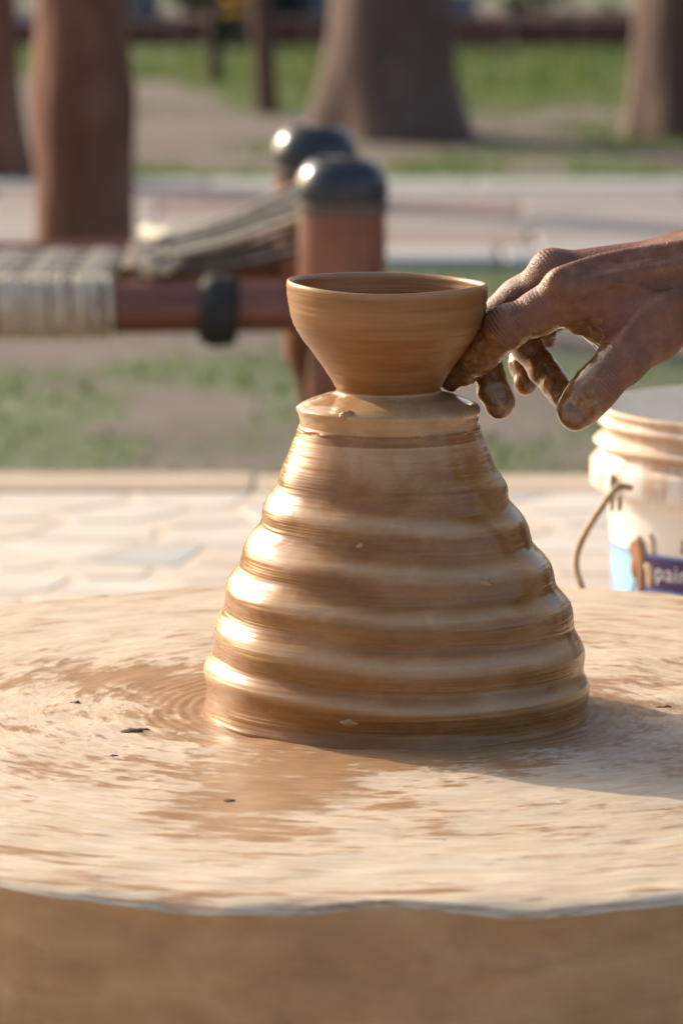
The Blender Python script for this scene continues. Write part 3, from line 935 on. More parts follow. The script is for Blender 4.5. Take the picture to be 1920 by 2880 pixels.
# ------------------------------------------------------------------ potter's wheel
AX = Vector((P(1102, 1999, 2.22).x, 2.22))
WHEEL_Z = CAM_Z - .440
WR = .384
def build_wheel():
    root = empty('potters_wheel', (AX.x, AX.y + .006, PLAT_Z), label="wide round potter's wheel coated with pale dried slip and wet brown clay", category="potter's wheel")
    oz = WHEEL_Z - PLAT_Z
    n = 720
    th = np.linspace(0, 2 * np.pi, n, endpoint=False)
    c, s = np.cos(th), np.sin(th)
    edge = .0095 * fbm(np.stack([c * 4.5, s * 4.5, 0 * c], -1), 31, 4) + .0040 * fbm(np.stack([c * 11, s * 11, 0 * c], -1), 33, 2)
    rs = np.concatenate([[.001, .04], np.linspace(.07, .16, 90), np.linspace(.163, WR - .012, 90)])
    prof_r = [np.full(n, r) for r in rs]
    prof_z, sw = [], []
    for r in rs:
        q = np.stack([c * 2.4, s * 2.4, np.full(n, r * 34)], -1)
        q2 = np.stack([c * r * 40, s * r * 40, np.full(n, 3.)], -1)
        z = -.0045 * (r / WR) ** 2 + .0007 * fbm(q, 41, 3) * np.clip((r - .05) / .1, 0, 1) + .0009 * fbm(q2, 44, 3)
        w = np.exp(-((r - .094) / .016) ** 2)
        rip = np.sin((r + .0022 * fbm(np.stack([c * 2, s * 2, np.full(n, 1.)], -1), 46, 2)) * 2 * np.pi / .0062)
        z = z + .00024 * rip * np.exp(-((r - .105) / .024) ** 2) * (.55 + .6 * fbm(np.stack([c * 2.2, s * 2.2, np.full(n, r * 30)], -1), 47, 2))
        prof_z.append(z + 0 * c)
    for f, dz, dr in ((.55, -.0046, -.007), (.8, -.0052, -.0035), (.95, -.0064, -.0012), (1, -.0085, .0002)):
        lump = .0016 * fbm(np.stack([c * 9, s * 9, np.full(n, dz * 300)], -1), 51, 3)
        prof_r.append(WR + dr + edge * f + lump)
        prof_z.append(np.full(n, dz) + .0042 * fbm(np.stack([c * 8, s * 8, np.full(n, 7.)], -1), 52, 3) * f)
    ntop = len(prof_r)
    for dz in np.linspace(-.013, -.080, 16):
        lump = .0018 * fbm(np.stack([c * 14, s * 14, np.full(n, dz * 120)], -1), 55, 3)
        prof_r.append(WR - .001 + edge * .7 + lump)
        prof_z.append(np.full(n, dz))
    for dr, dz in ((-.006, -.0845), (-.05, -.085), (-.2, -.085)):
        prof_r.append(np.full(n, WR + dr)); prof_z.append(np.full(n, dz))
    RR, ZZ = np.array(prof_r), np.array(prof_z)
    v = np.stack([RR * c, RR * s, ZZ + oz], -1)
    rows = len(RR)
    # streaks lag behind with the radius, as slip thrown outwards does
    tw = 2.2 * RR
    swirl = np.stack([np.cos(th + tw), np.sin(th + tw), RR - ZZ * 2], -1)
    x, y = RR * c, RR * s
    wet = np.clip(1.7 - (RR - .085) / .030, 0, 1) * .9
    fb = fbm(np.stack([x * 22, y * 22, 0 * x], -1), 61, 3)
    wet += 1.0 * np.exp(-(((x + .042 - .27 * (y + .14)) / .042) ** 2 + ((y + .18) / .085) ** 2)) + .6 * np.exp(-(((x + .02) / .10) ** 2 + ((y + .125) / .022) ** 2)) + .65 * np.exp(-(((x + .12) / .09) ** 2 + ((y - .09) / .05) ** 2)) + .35 * np.exp(-(((x - .14) / .07) ** 2 + ((y + .10) / .03) ** 2))
    wet += .35 * fb - .02
    def make(name, r0, r1, mat):
        vv = v[r0:r1].reshape(-1, 3)
        me = mesh_np(name, vv, grid_faces(r1 - r0, n, True))
        attr(me, 'swirl', swirl[r0:r1].reshape(-1, 3), 'FLOAT_VECTOR')
        attr(me, 'pol', np.stack([np.broadcast_to(c, RR[r0:r1].shape), np.broadcast_to(s, RR[r0:r1].shape), RR[r0:r1]], -1).reshape(-1, 3), 'FLOAT_VECTOR')
        attr(me, 'wet', wet[r0:r1].ravel())
        return link(name, me, mat, root)
    make('wheel_top', 0, ntop, m_wheel())
    side = make('wheel_side', ntop - 1, rows, m_wheel_side())
    # hub and stone socket below
    iron = m_plain('rusty_iron', (.10, .055, .035), .7, .4, 40, .4)
    link('spindle', lathe('spindle', [(.001, oz - .08), (.028, oz - .08), (.030, oz - .10), (.022, oz - .11), (.020, .06), (.001, .06)], 32), iron, root)
    link('socket', lathe('socket', dense([(.001, .075), (.045, .075), (.075, .06), (.095, .03), (.10, .004), (.001, .004)], .01), 40), m_plain('socket_stone', (.3, .25, .2), .85, .3, 20, .5), root)
build_wheel()

# ------------------------------------------------------------------ clay on the wheel: mound with the bowl thrown on its top
def zpx(py): return P(1100, py, AX.y).z
def wpx(w, py): return w * (ray(1100, py).length * 0 + (AX.y * CP + (CAM_Z - zpx(py)) * SP) / FPX)
def xpx(px, py): return P(px, py, AX.y).x - AX.x
def build_clay():
    root = empty('thrown_clay', (AX.x, AX.y, WHEEL_Z), label='wet ridged clay mound with a finished bowl on top, centred on the wheel', category='clay')
    n = 720
    th = np.linspace(0, 2 * np.pi, n, endpoint=False)
    c, s = np.cos(th), np.sin(th)
    # silhouette rows of the photograph: y, half width, centre
    rows = [(1196, 252, 1093), (1214, 258, 1093), (1233, 266, 1092), (1251, 273, 1092), (1292, 289, 1092), (1340, 310, 1093), (1404, 339, 1095), (1465, 368, 1098), (1516, 398, 1100), (1572, 430, 1104), (1634, 461, 1106),
            (1697, 487, 1109), (1751, 505, 1112), (1810, 519, 1114), (1868, 531, 1115), (1934, 536, 1117), (1975, 536, 1117), (2003, 538, 1117), (2018, 538, 1117)]
    zs = np.array([zpx(r[0]) for r in rows]); rs = np.array([wpx(r[1], r[0]) for r in rows]); xs = np.array([xpx(r[2], r[0]) for r in rows])
    z = np.linspace(zs[0], WHEEL_Z - .004, 560)
    env = np.interp(-z, -zs, rs); cx = np.interp(-z, -zs, xs)
    ker = np.hanning(25); ker /= ker.sum()
    pad = lambda a: np.convolve(np.pad(a, 12, 'edge'), ker, 'valid')
    env, cx = pad(env), pad(cx)
    yp = np.interp(-z, -zs, [r[0] for r in rows])
    pitch = 116.5
    TH, YP = np.meshgrid(th, yp)
    # theta pi = left, 3pi/2 = towards the camera, 2pi = right: the throwing ridge sinks half a pitch on the way
    turn = np.where(TH < np.pi / 2, TH + 2 * np.pi, TH)
    drop = (turn - np.pi) / (2 * np.pi) * pitch
    wob = 20 * fbm(np.stack([np.cos(TH) * 1.5, np.sin(TH) * 1.5, YP / 120], -1), 71, 2)
    avar = 1 + .55 * fbm(np.stack([np.cos(TH) * 1.6 + 4, np.sin(TH) * 1.6, YP / 110], -1), 72, 2)
    ph = (YP - 1409 - drop + wob) / pitch + .47
    f = ph - np.floor(ph)
    f = np.where(f < .47, f / .47 * .5, .5 + (f - .47) / .53 * .5)        # steeper shoulder, longer wall
    w = 1.25 * (np.abs(np.sin(np.pi * f)) ** 1.7 * 1.6 - .75)
    # a second, lower lip on each wall
    lip = np.exp(-((f - .90) / .03) ** 2) * .10
    amp = .0013 * sstep(1285, 1400, YP) * (1 - .55 * sstep(1880, 1960, YP))
    # join the seam of the helix at the back
    r = env[:, None] + amp * avar * (w + lip)
    small = fbm(np.stack([np.cos(TH) * 1.1, np.sin(TH) * 1.1, YP / 9], -1), 73, 3)
    tiny = fbm(np.stack([np.cos(TH) * 1.6, np.sin(TH) * 1.6, YP / 4], -1), 75, 2)
    r = r + .00020 * small + .00008 * tiny + .0016 * fbm(np.stack([np.cos(TH) * 1.5, np.sin(TH) * 1.5, YP / 160], -1), 77, 2)
    # thickened foot where slip collects
    zz = z[:, None]
    r = r + .0008 * np.exp(-((zz - WHEEL_Z) / .0025) ** 2) * (1 + .6 * fbm(np.stack([np.cos(TH) * 5, np.sin(TH) * 5, YP / 20], -1), 79, 2))
    # groove and torn lip right under the shoulder
    r = r + .0012 * np.exp(-((YP - 1200) / 5.0) ** 2) * fbm(np.stack([np.cos(TH) * 4, np.sin(TH) * 4, YP / 10], -1), 81, 2)
    V = np.stack([cx[:, None] + r * np.cos(TH), r * np.sin(TH), np.repeat(zz, n, 1) - WHEEL_Z], -1)
    slip = np.clip(1 - np.abs(f - .36) / .26, 0, 1) * sstep(1290, 1370, YP) * 1.0 + .9 * (1 - sstep(1230, 1330, YP)) * (YP > 1225)  # sky sheen on each ridge shoulder painted as paler clay; upper wall paler
    slip = slip * (1 - .9 * sstep(1895, 1945, YP)) - .18 * sstep(1930, 1975, YP) - .15 * sstep(.54, .68, f)  # underside of each ridge painted darker, as its shade; foot darker too
    # sloping shoulder disc and neck joined on top
    top = [(1094, 148, 1092), (1099, 149, 1092), (1104, 155, 1092), (1108, 166, 1092), (1112, 184, 1093), (1119, 207, 1093), (1128, 231, 1093), (1137, 248, 1094), (1143, 255.5, 1094), (1148, 258, 1094), (1154, 257, 1094), (1160, 253.5, 1093), (1170, 251, 1093), (1184, 250.5, 1093), (1196, 252, 1093)]
    tp = dense([(zpx(a), wpx(b, a), xpx(q, a)) for a, b, q in top], .0006)
    TT = np.repeat(th[None], len(tp), 0)
    ZT = np.repeat(tp[:, :1], n, 1)
    kk = np.linspace(0, 1, len(tp))[:, None]
    q = np.stack([np.cos(TT) * 1.5, np.sin(TT) * 1.5, ZT * 900], -1)
    rt = tp[:, 1:2] + .0003 * fbm(q, 83, 3) * kk + .0010 * sstep(.55, .75, kk) * fbm(np.stack([np.cos(TT) * 3, np.sin(TT) * 3, ZT * 250], -1), 85, 2)
    VT = np.stack([tp[:, 2:3] + rt * np.cos(TT), rt * np.sin(TT), ZT - WHEEL_Z + .0003 * fbm(q * .7, 84, 2)], -1)
    # blend the first rows of the wall into the last of the shoulder
    VV = np.concatenate([VT[:-1], V], 0)
    sl = np.concatenate([np.full((len(tp) - 1, n), .75), slip], 0)
    me = mesh_np('mound', VV.reshape(-1, 3), grid_faces(len(VV), n, True)[:, ::-1])
    tt = np.repeat(th[None], len(VV), 0)
    attr(me, 'pol', np.stack([np.cos(tt), np.sin(tt), VV[..., 2]], -1).reshape(-1, 3), 'FLOAT_VECTOR')
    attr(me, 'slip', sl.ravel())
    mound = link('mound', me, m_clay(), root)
    # lumps of clay thrown against the wall
    def lump(px, py, rx, rz, seed):
        d = AX.y
        for _ in range(6):                                   # walk to the wall of the mound
            q = P(px, py, d)
            i = int(np.argmin(np.abs(z - q.z)))
            rr_, cc_ = env[i], cx[i]
            dx = q.x - AX.x - cc_
            d = AX.y - math.sqrt(max(1e-6, rr_ ** 2 - dx ** 2))
        q = P(px, py, d)
        bm = bmesh.new()
        bmesh.ops.create_icosphere(bm, subdivisions=3, radius=1)
        for v in bm.verts:
            nn = 1 + .35 * mnoise.noise(v.co * 1.7 + Vector((seed, 0, 0)))
            v.co = Vector((v.co.x * rx, v.co.y * rz * .8, v.co.z * rz)) * nn
        me = bm_mesh('clay_lump', bm)
        m2 = len(me.vertices)
        attr(me, 'pol', np.tile([1., 0, 0], (m2, 1)), 'FLOAT_VECTOR'); attr(me, 'slip', np.full(m2, .3))
        o = link('clay_lump', me, mound.data.materials[0], root)
        o.location = (q.x - AX.x, q.y - AX.y + rz * .45, q.z - WHEEL_Z)
    lump(1350, 1642, .0045, .0024, 1)
    lump(1372, 1636, .0028, .0016, 2)
    lump(975, 1170, .0042, .0022, 3)
    lump(990, 2032, .0050, .0022, 5)
    lump(1015, 1536, .0022, .0014, 6)
    # the bowl
    out = [(797, 270), (793, 274.5), (792.5, 278), (795, 281), (801, 283), (812, 284), (830, 282.5), (852, 279.5), (880, 275), (900, 270), (920, 262), (939, 250), (958, 237), (975, 223), (994, 210), (1020, 191), (1049, 171), (1072, 158), (1086, 149.5), (1091, 147), (1095, 147.5)]
    inn = [(1066, 4), (1065, 60), (1058, 105), (1040, 140), (1010, 172), (975, 202), (940, 230), (900, 251), (860, 261), (820, 266), (803, 267)]
    po = dense([(zpx(a), wpx(b, a)) for a, b in inn + out], .0006)
    TT = np.repeat(th[None], len(po), 0)
    ZT = np.repeat(po[:, :1], n, 1)
    q = np.stack([np.cos(TT) * 1.2, np.sin(TT) * 1.2, ZT * 700], -1)
    q3 = np.stack([np.cos(TT) * .8, np.sin(TT) * .8, ZT * 260], -1)
    rt = po[:, 1:2] + .00022 * fbm(q, 91, 3) + .0003 * fbm(q3, 93, 2)
    zm = P(1088, 812, AX.y).z
    # two incised lines under the rim
    for py_, dep, wd in ((846, .00035, .00045), (921, .00028, .0005), (902, .00016, .0004)):
        rt = rt - dep * np.exp(-((ZT - zpx(py_)) / wd) ** 2) * (po[:, 1:2] > wpx(255, 900)) * (np.arange(len(po))[:, None] > len(po) * .45)
    ht = np.clip((ZT - zpx(1090)) / (zpx(800) - zpx(1090)), 0, 1)
    cxb = xpx(1092, 1090) + (xpx(1088.5, 800) - xpx(1092, 1090)) * ht
    VB = np.stack([cxb + rt * np.cos(TT), rt * np.sin(TT), ZT - WHEEL_Z - .017 * rt * np.cos(TT) * ht + ht ** 3 * (.0005 * np.cos(2 * TT + .6) + .0004 * np.cos(3 * TT + 2.1))], -1)
    me = mesh_np('bowl', VB.reshape(-1, 3), grid_faces(len(VB), n, True)[:, ::-1])
    attr(me, 'pol', np.stack([np.cos(TT), np.sin(TT), ZT], -1).reshape(-1, 3), 'FLOAT_VECTOR')
    slb = np.clip(np.exp(-((ZT - zpx(795)) / .0022) ** 2) * 1.0 + .35 * np.exp(-((ZT - zpx(870)) / .008) ** 2), 0, 1)
    attr(me, 'slip', slb.ravel())
    link('bowl', me, m_bowl(), root)
build_clay()

def crumbs():
    mat = m_plain('dark_clay_crumb', (.13, .072, .042), .85, .4, 200, .5, .002)
    data = [(375, 2065, .0060, .0026, 'long dark clay crumb on the wheel, left of the mound foot'),
            (405, 2062, .0038, .0022, 'short dark clay crumb touching the long crumb on the wheel'),
            (318, 2134, .0026, .0018, 'small round dark crumb on the wheel, nearer than the long crumb'),
            (278, 2110, .0022, .0012, 'tiny flat brown crumb on the wheel beside the small round crumb'),
            (215, 1984, .0034, .0020, 'dark clay crumb farthest left on the wheel, level with the mound foot'),
            (357, 2006, .0020, .0014, 'tiny dark crumb on the wheel between mound and left edge'),
            (1868, 1998, .0040, .0020, 'dark clay crumb in the shadow on the wheel, right of the mound'),
            (1785, 2058, .0034, .0012, 'flat dark crumb in the shadow, nearer than the other shaded crumb'),
            (645, 2255, .0030, .0012, 'small flat brown crumb on the front of the wheel')]
    for i, (px, py, a, b, lab) in enumerate(data):
        g = G(px, py, WHEEL_Z - .002)
        bm = bmesh.new()
        bmesh.ops.create_icosphere(bm, subdivisions=3, radius=1)
        for v in bm.verts:
            nn = 1 + .45 * mnoise.noise(v.co * 1.6 + Vector((i * 5.1, 0, 0)))
            v.co = Vector((v.co.x * a, v.co.y * a * .6, v.co.z * b)) * nn
        o = link('clay_crumb', bm_mesh('clay_crumb', bm), mat, None, label=lab, category='clay crumb', group='clay crumbs on the wheel')
        o.location = (g.x, g.y, WHEEL_Z - .0019)
        o.rotation_euler = (0, 0, random.uniform(-.3, .3))
crumbs()

# ------------------------------------------------------------------ the potter's hand and arm
def surface_nets(vol, org, h):
    s = vol < 0
    nx, ny, nz = vol.shape
    cnt = np.zeros((nx - 1, ny - 1, nz - 1), np.uint8)
    offs = [(i, j, k) for i in (0, 1) for j in (0, 1) for k in (0, 1)]
    for i, j, k in offs:
        cnt += s[i:nx - 1 + i, j:ny - 1 + j, k:nz - 1 + k]
    act = np.argwhere((cnt > 0) & (cnt < 8))
    idx = np.full(cnt.shape, -1, np.int32)
    idx[tuple(act.T)] = np.arange(len(act))
    cv = {o: vol[act[:, 0] + o[0], act[:, 1] + o[1], act[:, 2] + o[2]] for o in offs}
    acc = np.zeros((len(act), 3)); num = np.zeros(len(act))
    for a in offs:
        for ax in range(3):
            if a[ax] == 0:
                b = list(a); b[ax] = 1; b = tuple(b)
                va, vb = cv[a], cv[b]
                m = (va < 0) != (vb < 0)
                t = np.where(m, va / np.where(m, va - vb, 1), 0)
                p = np.repeat(np.array(a, float)[None], len(act), 0)
                p[:, ax] += t
                acc += p * m[:, None]; num += m
    V = (act + acc / num[:, None]) * h + org
    F = []
    for ax in range(3):
        sl0 = [slice(None)] * 3; sl1 = [slice(None)] * 3
        sl0[ax] = slice(0, -1); sl1[ax] = slice(1, None)
        ch = s[tuple(sl0)] != s[tuple(sl1)]
        e = np.argwhere(ch)
        b, c_ = (ax + 1) % 3, (ax + 2) % 3
        ok = (e[:, b] > 0) & (e[:, c_] > 0) & (e[:, b] < vol.shape[b] - 1) & (e[:, c_] < vol.shape[c_] - 1)
        e = e[ok]
        q = []
        for db, dc in ((-1, -1), (0, -1), (0, 0), (-1, 0)):
            t = e.copy(); t[:, b] += db; t[:, c_] += dc
            q.append(idx[t[:, 0], t[:, 1], t[:, 2]])
        q = np.stack(q, 1)
        inside = s[e[:, 0], e[:, 1], e[:, 2]]
        q[~inside] = q[~inside][:, ::-1]
        F.append(q)
    F = np.vstack(F)
    return V, F[(F >= 0).all(1)]
class SDF:
    def __init__(s, lo, hi, h):
        s.lo, s.h = np.array(lo, float), h
        s.n = np.ceil((np.array(hi) - s.lo) / h).astype(int)
        s.v = np.full(s.n, .03, np.float32)
    def sub(s, lo, hi):
        i0 = np.maximum(0, np.floor((np.array(lo) - s.lo) / s.h).astype(int))
        i1 = np.minimum(s.n, np.ceil((np.array(hi) - s.lo) / s.h).astype(int) + 1)
        sl = tuple(slice(a, b) for a, b in zip(i0, i1))
        ax = [s.lo[i] + s.h * np.arange(i0[i], i1[i]) for i in range(3)]
        return sl, np.stack(np.meshgrid(*ax, indexing='ij'), -1).astype(np.float32)
    def cone(s, a, b, ra, rb, k=.006, cut=False, flat=None):
        a, b = np.array(a, np.float32), np.array(b, np.float32)
        m = max(ra, rb) + .035
        sl, p = s.sub(np.minimum(a, b) - m, np.maximum(a, b) + m)
        if min(p.shape[:3]) == 0:
            return
        ab = b - a
        t = np.clip(((p - a) @ ab) / max(1e-12, float(ab @ ab)), 0, 1)
        d = np.linalg.norm(p - a - t[..., None] * ab, axis=-1) - (ra + (rb - ra) * t)
        s.blend(sl, d, k, cut)
    def blend(s, sl, d, k, cut):
        o = s.v[sl]
        if cut:
            hh = np.clip(.5 - .5 * (o + d) / k, 0, 1)
            s.v[sl] = o * (1 - hh) - d * hh + k * hh * (1 - hh)
        else:
            hh = np.clip(.5 + .5 * (o - d) / k, 0, 1)
            s.v[sl] = o * (1 - hh) + d * hh - k * hh * (1 - hh)
    def at(s, p):
        i = np.clip(np.round((np.array(p) - s.lo) / s.h).astype(int), 0, s.n - 1)
        return s.v[tuple(i)]
    def hit(s, px, py, d0=2.08, d1=2.40):
        for d in np.arange(d0, d1, .0006):
            if s.at(P(px, py, d)) < 0:
                return d
        return None
PXM = .1695e-3
def build_person():
    J = lambda px, py, d: np.array(P(px, py, d))
    S = SDF((.030, 2.125, .555), (.300, 2.345, .775), .00105)
    def chain(pts, k=.004):
        for (a, b) in zip(pts[:-1], pts[1:]):
            S.cone(J(*a[:3]), J(*b[:3]), a[3] * PXM, b[3] * PXM, k)
    # forearm and wrist
    S.cone(J(2010, 775, 2.225), (.37, 2.285, .690), .0215, .034, .012)
    S.cone(J(2010, 770, 2.250), (.37, 2.300, .695), .0205, .034, .012)
    S.cone(J(1900, 790, 2.228), J(2010, 775, 2.225), .0185, .0215, .012)
    S.cone(J(1900, 770, 2.256), J(2010, 770, 2.250), .0165, .0205, .012)
    # metacarpals
    chain([(1895, 785, 2.222, 94), (1605, 826, 2.213, 76)], .007)
    chain([(1900, 748, 2.238, 84), (1560, 776, 2.236, 66)], .008)
    chain([(1905, 772, 2.256, 74), (1585, 808, 2.260, 62)], .010)
    chain([(1910, 810, 2.270, 66), (1632, 842, 2.280, 54)], .010)
    S.cone(J(1870, 850, 2.245), J(1690, 850, 2.250), .015, .013, .012)          # heel of the hand
    # fingers
    chain([(1605, 826, 2.213, 76), (1515, 877, 2.211, 59), (1425, 926, 2.210, 54)], .004)
    chain([(1425, 926, 2.210, 54), (1385, 965, 2.216, 46), (1345, 1000, 2.223, 44), (1300, 1042, 2.230, 38), (1268, 1066, 2.234, 31)], .003)
    chain([(1560, 776, 2.236, 66), (1460, 840, 2.244, 54), (1368, 905, 2.252, 50)], .006)
    chain([(1368, 905, 2.252, 50), (1370, 975, 2.247, 41), (1372, 1040, 2.240, 37), (1388, 1090, 2.235, 42), (1406, 1136, 2.232, 41)], .003)
    chain([(1585, 808, 2.260, 62), (1440, 915, 2.266, 47)], .006)
    chain([(1440, 915, 2.266, 47), (1484, 978, 2.258, 42), (1524, 1038, 2.250, 39), (1590, 1112, 2.238, 38)], .003)
    chain([(1632, 842, 2.280, 54), (1480, 940, 2.285, 38)], .006)
    chain([(1480, 940, 2.285, 38), (1466, 1025, 2.278, 34), (1476, 1078, 2.272, 31)], .003)
    # thumb with the web towards the index
    chain([(1880, 880, 2.214, 92), (1836, 926, 2.204, 84), (1746, 1018, 2.188, 62), (1684, 1082, 2.182, 50), (1648, 1122, 2.180, 54), (1624, 1154, 2.180, 55)], .006)
    S.cone(J(1700, 880, 2.222), J(1762, 975, 2.207), .0095, .0095, .010)
    S.cone(J(1650, 870, 2.226), J(1720, 930, 2.222), .0100, .0105, .010)
    S.cone(J(1800, 880, 2.215), J(1700, 850, 2.216), .0130, .0105, .014)
    # joints: knuckle swellings
    for px, py, d, r in ((1545, 752, 2.233, 46), (1572, 799, 2.206, 41), (1420, 905, 2.207, 46), (1684, 1081, 2.181, 52), (1905, 722, 2.246, 66), (1345, 998, 2.222, 45)):
        q = J(px, py, d)
        S.cone(q, q + 1e-5, r * PXM, r * PXM, .006)
    # tendons and veins laid on the back of the hand
    def ridge(pts, r, k, sink):
        w = []
        for px, py in pts:
            d = S.hit(px, py)
            if d is not None:
                w.append(J(px, py, d + sink))
        w = dense(np.array(w), .004)
        for a, b in zip(w[:-1], w[1:]):
            S.cone(a, b, r, r, k)
    ridge([(1560, 782), (1640, 748), (1740, 722), (1850, 705), (1915, 692)], .0026, .0036, .0006)
    ridge([(1590, 812), (1680, 790), (1790, 768), (1900, 748)], .0021, .0036, .0008)
    ridge([(1610, 836), (1680, 808), (1730, 797), (1790, 806), (1840, 830), (1915, 842)], .0011, .0022, .0001)
    ridge([(1700, 742), (1740, 752), (1800, 742), (1860, 726)], .0008, .0022, .0004)
    ridge([(1915, 838), (1860, 862), (1800, 905), (1755, 960)], .0022, .0060, .0014)
    # loose skin and clay bits
    S.cone(J(1540, 935, 2.225), J(1543, 962, 2.232), .0042, .0028, .004)
    S.cone(J(1640, 905, 2.215), J(1622, 912, 2.212), .0045, .0035, .005)
    # clay coat: where the fingers have been in the slip
    cz = [((1412, 925, 2.212), (1262, 1070, 2.236), 68), ((1368, 925, 2.252), (1405, 1150, 2.232), 70), ((1450, 930, 2.264), (1600, 1130, 2.236), 66), ((1475, 985, 2.283), (1476, 1090, 2.272), 60),
          ((1606, 1172, 2.178), (1640, 1150, 2.172), 52), ((1582, 1105, 2.184), (1628, 1068, 2.186), 34), ((1655, 1030, 2.190), (1690, 1000, 2.192), 36), ((1640, 915, 2.212), (1688, 985, 2.206), 50), ((1455, 965, 2.212), (1600, 925, 2.214), 30), ((1640, 895, 2.207), (1690, 900, 2.205), 18)]
    for pts_, r_ in (([(1640, 925), (1668, 972)], 44), ([(1668, 972), (1690, 1000)], 40), ([(1690, 1000), (1660, 1048)], 34), ([(1655, 1046), (1625, 1085)], 34), ([(1625, 1085), (1600, 1130)], 52), ([(1600, 1150), (1625, 1190)], 50), ([(1640, 1120), (1672, 1172)], 26),
                     ([(1612, 915), (1560, 930)], 22), ([(1470, 960), (1550, 932)], 26)):
        hs = [S.hit(*q) for q in pts_]
        if None not in hs:
            cz.append(((*pts_[0], hs[0]), (*pts_[1], hs[1]), r_))
    def claymap(p):
        d = np.full(p.shape[:-1], 1.0, np.float32)
        for a, b, r in cz:
            a, b = J(*a).astype(np.float32), J(*b).astype(np.float32)
            ab = b - a
            t = np.clip(((p - a) @ ab) / float(ab @ ab), 0, 1)
            d = np.minimum(d, np.linalg.norm(p - a - t[..., None] * ab, axis=-1) - r * PXM)
        return d + .0022 * fbm(p * 170, 101, 3)
    sl, p = S.sub((.03, 2.125, .555), (.175, 2.345, .72))
    near = np.abs(S.v[sl]) < .004
    pts = p[near]
    cl = sstep(.0012, -.0012, claymap(pts))
    vv = S.v[sl]
    vv[near] -= (cl * (.0005 + .0011 * fbm(pts * 190, 105, 3) + .0009 * fbm(pts * 90, 108, 2))).astype(np.float32)
    S.v[sl] = vv
    # skin folds round the finger joints
    V, F = surface_nets(S.v, S.lo, S.h)
    for _ in range(2):                                             # light smoothing of the voxel steps
        acc = np.zeros_like(V); num = np.zeros(len(V))
        for i in range(4):
            a, b = F[:, i], F[:, (i + 1) % 4]
            np.add.at(acc, a, V[b]); np.add.at(acc, b, V[a])
            np.add.at(num, a, 1); np.add.at(num, b, 1)
        V = .5 * V + .5 * acc / np.maximum(num, 1)[:, None]
    me_v = V
    clay = sstep(.0016, -.0016, claymap(V.astype(np.float32)))
    wr = np.zeros(len(V)); al = np.zeros(len(V))
    for c, ax_, r, g in (((1418, 905, 2.205), (-.80, .60), 44, .85), ((1545, 752, 2.230), (-.75, .6), 60, .22), ((1690, 1085, 2.175), (-.7, .7), 48, .5), ((1560, 810, 2.205), (-.85, .5), 70, .14), ((1420, 868, 2.245), (-.75, .6), 46, .4)):
        q = J(*c)
        ax3 = np.array([ax_[0], 0, -ax_[1]]); ax3 /= np.linalg.norm(ax3)
        wgt = g * np.exp(-(np.linalg.norm(V - q, axis=1) / (r * PXM)) ** 2)
        al = np.where(wgt > wr, (V - q) @ ax3, al)
        wr = np.maximum(wr, wgt)
    fl = np.zeros(len(V))
    for c, r in (((1530, 905, 2.205), 70), ((1680, 1090, 2.175), 60), ((1760, 900, 2.20), 90)):
        fl = np.maximum(fl, np.exp(-(np.linalg.norm(V - J(*c), axis=1) / (r * PXM)) ** 2))
    dn = S.hit(1612, 1166) or 2.175
    return me_v, F, clay, wr, al, fl, J(1612, 1166, dn)
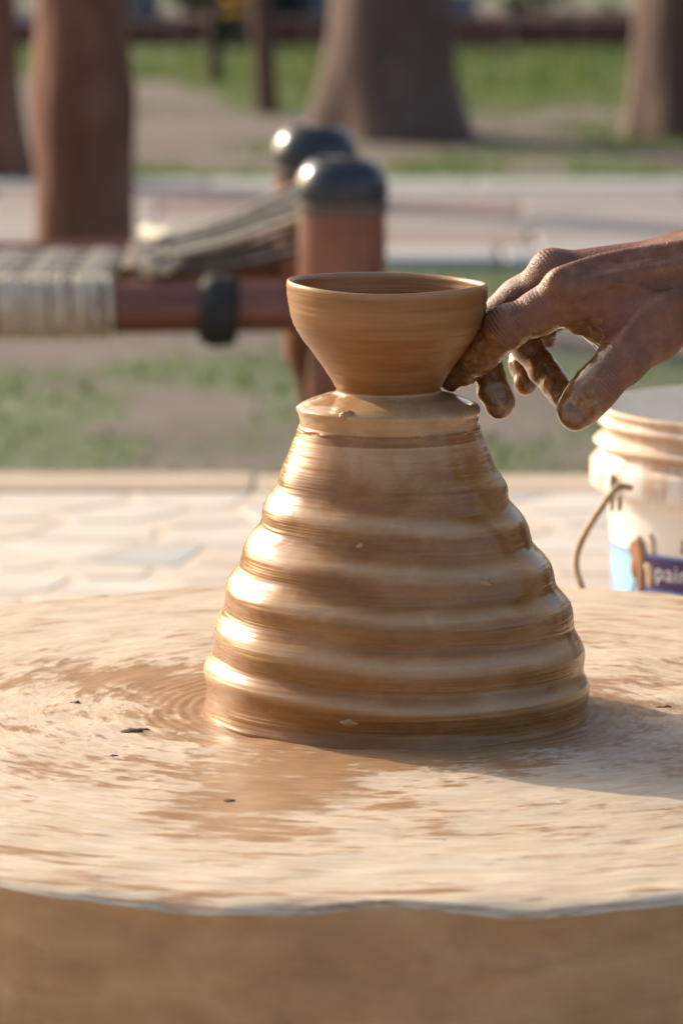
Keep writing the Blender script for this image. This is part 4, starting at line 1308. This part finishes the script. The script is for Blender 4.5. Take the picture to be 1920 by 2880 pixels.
def finish_person():
    V, F, clay, wr, al, fl, nail_at = build_person()
    # the rest of the sitting potter, outside the frame: coarser, joined inside the sleeve
    B = SDF((.20, 2.10, .25), (1.10, 3.00, 1.45), .009)
    sh = np.array((.60, 2.46, .98)); hip = np.array((.80, 2.62, .40)); hd = np.array((.62, 2.52, 1.24))
    def bc(a, b, ra, rb, k=.03): B.cone(a, b, ra, rb, k)
    for q0, q1 in ((np.array(P(2010, 775, 2.225)), np.array((.37, 2.285, .690))), (np.array(P(2010, 770, 2.250)), np.array((.37, 2.300, .695)))):
        bc(q0 + (q1 - q0) * .42, q1, .0215 + .0125 * .42 - .001, .034, .012)
    bc((.36, 2.29, .692), (.44, 2.33, .705), .036, .042); bc((.44, 2.33, .705), sh, .044, .056)
    bc((.60, 2.80, .98), (.62, 2.70, .70), .056, .044); bc((.62, 2.70, .70), (.45, 2.55, .62), .042, .03); bc((.45, 2.55, .62), (.40, 2.52, .61), .03, .026)
    bc((.66, 2.63, .98), (.78, 2.63, .55), .13, .15, .06); bc(sh, (.60, 2.80, .98), .06, .06, .05); bc((.80, 2.55, .42), (.80, 2.70, .42), .13, .13, .05)
    bc((.65, 2.62, 1.05), (.62, 2.60, 1.17), .06, .055); bc((.61, 2.60, 1.27), (.59, 2.60, 1.23), .098, .085, .04); bc((.575, 2.60, 1.19), (.56, 2.60, 1.17), .055, .045, .03)
    bc((.50, 2.60, 1.235), (.51, 2.60, 1.255), .014, .010, .02)
    for sy in (-1, 1):
        y = 2.62 + sy * .13
        bc((.78, y, .42), (.50, y + sy * .12, .62), .085, .065, .04); bc((.50, y + sy * .12, .62), (.56, y + sy * .10, .32), .06, .04, .03); bc((.56, y + sy * .10, .30), (.44, y + sy * .12, .29), .036, .028, .02)
        bc((.61, 2.60 + sy * .10, 1.235), (.62, 2.60 + sy * .104, 1.25), .018, .016, .01)
    BV, BF = surface_nets(B.v, B.lo, B.h)
    skin = m_skin()
    allv = np.vstack([V, BV]); allf = np.vstack([F, BF + len(V)])
    org = np.array([.60, 2.62, PLAT_Z])
    me = mesh_np('person', allv - org, allf)
    z = np.zeros(len(BV))
    attr(me, 'clay', np.concatenate([clay, z])); attr(me, 'wrinkle', np.concatenate([wr, z])); attr(me, 'along', np.concatenate([al, z])); attr(me, 'flush', np.concatenate([fl, z]))
    o = link('person', me, skin, None, label='bare clay-smeared hand reaching in from the right, fingers against the bowl', category='person')
    o.location = org
    bm = bmesh.new()                                            # thumb nail, half hidden by clay
    bmesh.ops.create_uvsphere(bm, u_segments=24, v_segments=14, radius=1)
    for v in bm.verts:
        v.co = Vector((v.co.x * .0054 * (1 - .12 * v.co.x), v.co.y * .0011, v.co.z * .0040))
        v.co.y += 14 * v.co.z ** 2
    nl = link('thumb_nail', bm_mesh('thumb_nail', bm), m_plain('clay_stained_nail', (.19, .105, .055), .25, .45, 260, .3, .001), o)
    nl.location = nail_at - org
    nl.rotation_euler = (-.15, math.radians(45), -.35)
    # clothes
    def cloth(name, prims, lo, hi, mat):
        C = SDF(lo, hi, .012)
        for a, b, ra, rb, k in prims:
            C.cone(a, b, ra, rb, k)
        v, f = surface_nets(C.v, C.lo, C.h)
        v = v + .004 * fbm(v * 30, 111, 2)[:, None]
        return link(name, mesh_np(name, v - org, f), mat, o)
    cloth('shirt', [((.66, 2.63, .97), (.78, 2.63, .50), .142, .165, .06), (sh, (.60, 2.80, .98), .074, .074, .05), ((.40, 2.31, .700), sh, .054, .070, .03), ((.61, 2.71, .74), (.60, 2.80, .98), .058, .070, .03), ((.65, 2.62, 1.0), (.64, 2.61, 1.09), .075, .066, .04)],
          (.30, 2.10, .25), (1.10, 3.0, 1.30), m_plain('shirt_cotton', (.23, .21, .19), .9, .15, 40, .3))
    cloth('trousers', [((.80, 2.55, .41), (.80, 2.70, .41), .145, .145, .05)] + [q for sy in (-1, 1) for q in (((.78, 2.62 + sy * .13, .42), (.50, 2.62 + sy * .25, .62), .10, .078, .04), ((.50, 2.62 + sy * .25, .62), (.555, 2.62 + sy * .235, .36), .072, .055, .03))],
          (.25, 2.10, .20), (1.10, 3.1, .80), m_plain('trouser_cotton', (.10, .095, .10), .9, .15, 40, .3))
    hv, hf = None, None
    HS = SDF((.45, 2.45, 1.10), (.80, 2.76, 1.42), .01)
    HS.cone((.625, 2.60, 1.285), (.65, 2.60, 1.22), .100, .088, .03)
    HS.cone((.50, 2.60, 1.235), (.56, 2.60, 1.15), .075, .07, .02, True)
    v, f = surface_nets(HS.v, HS.lo, HS.h)
    link('hair', mesh_np('hair', v - org, f), m_plain('black_hair', (.02, .017, .015), .6, .3, 60, .4), o)
finish_person()
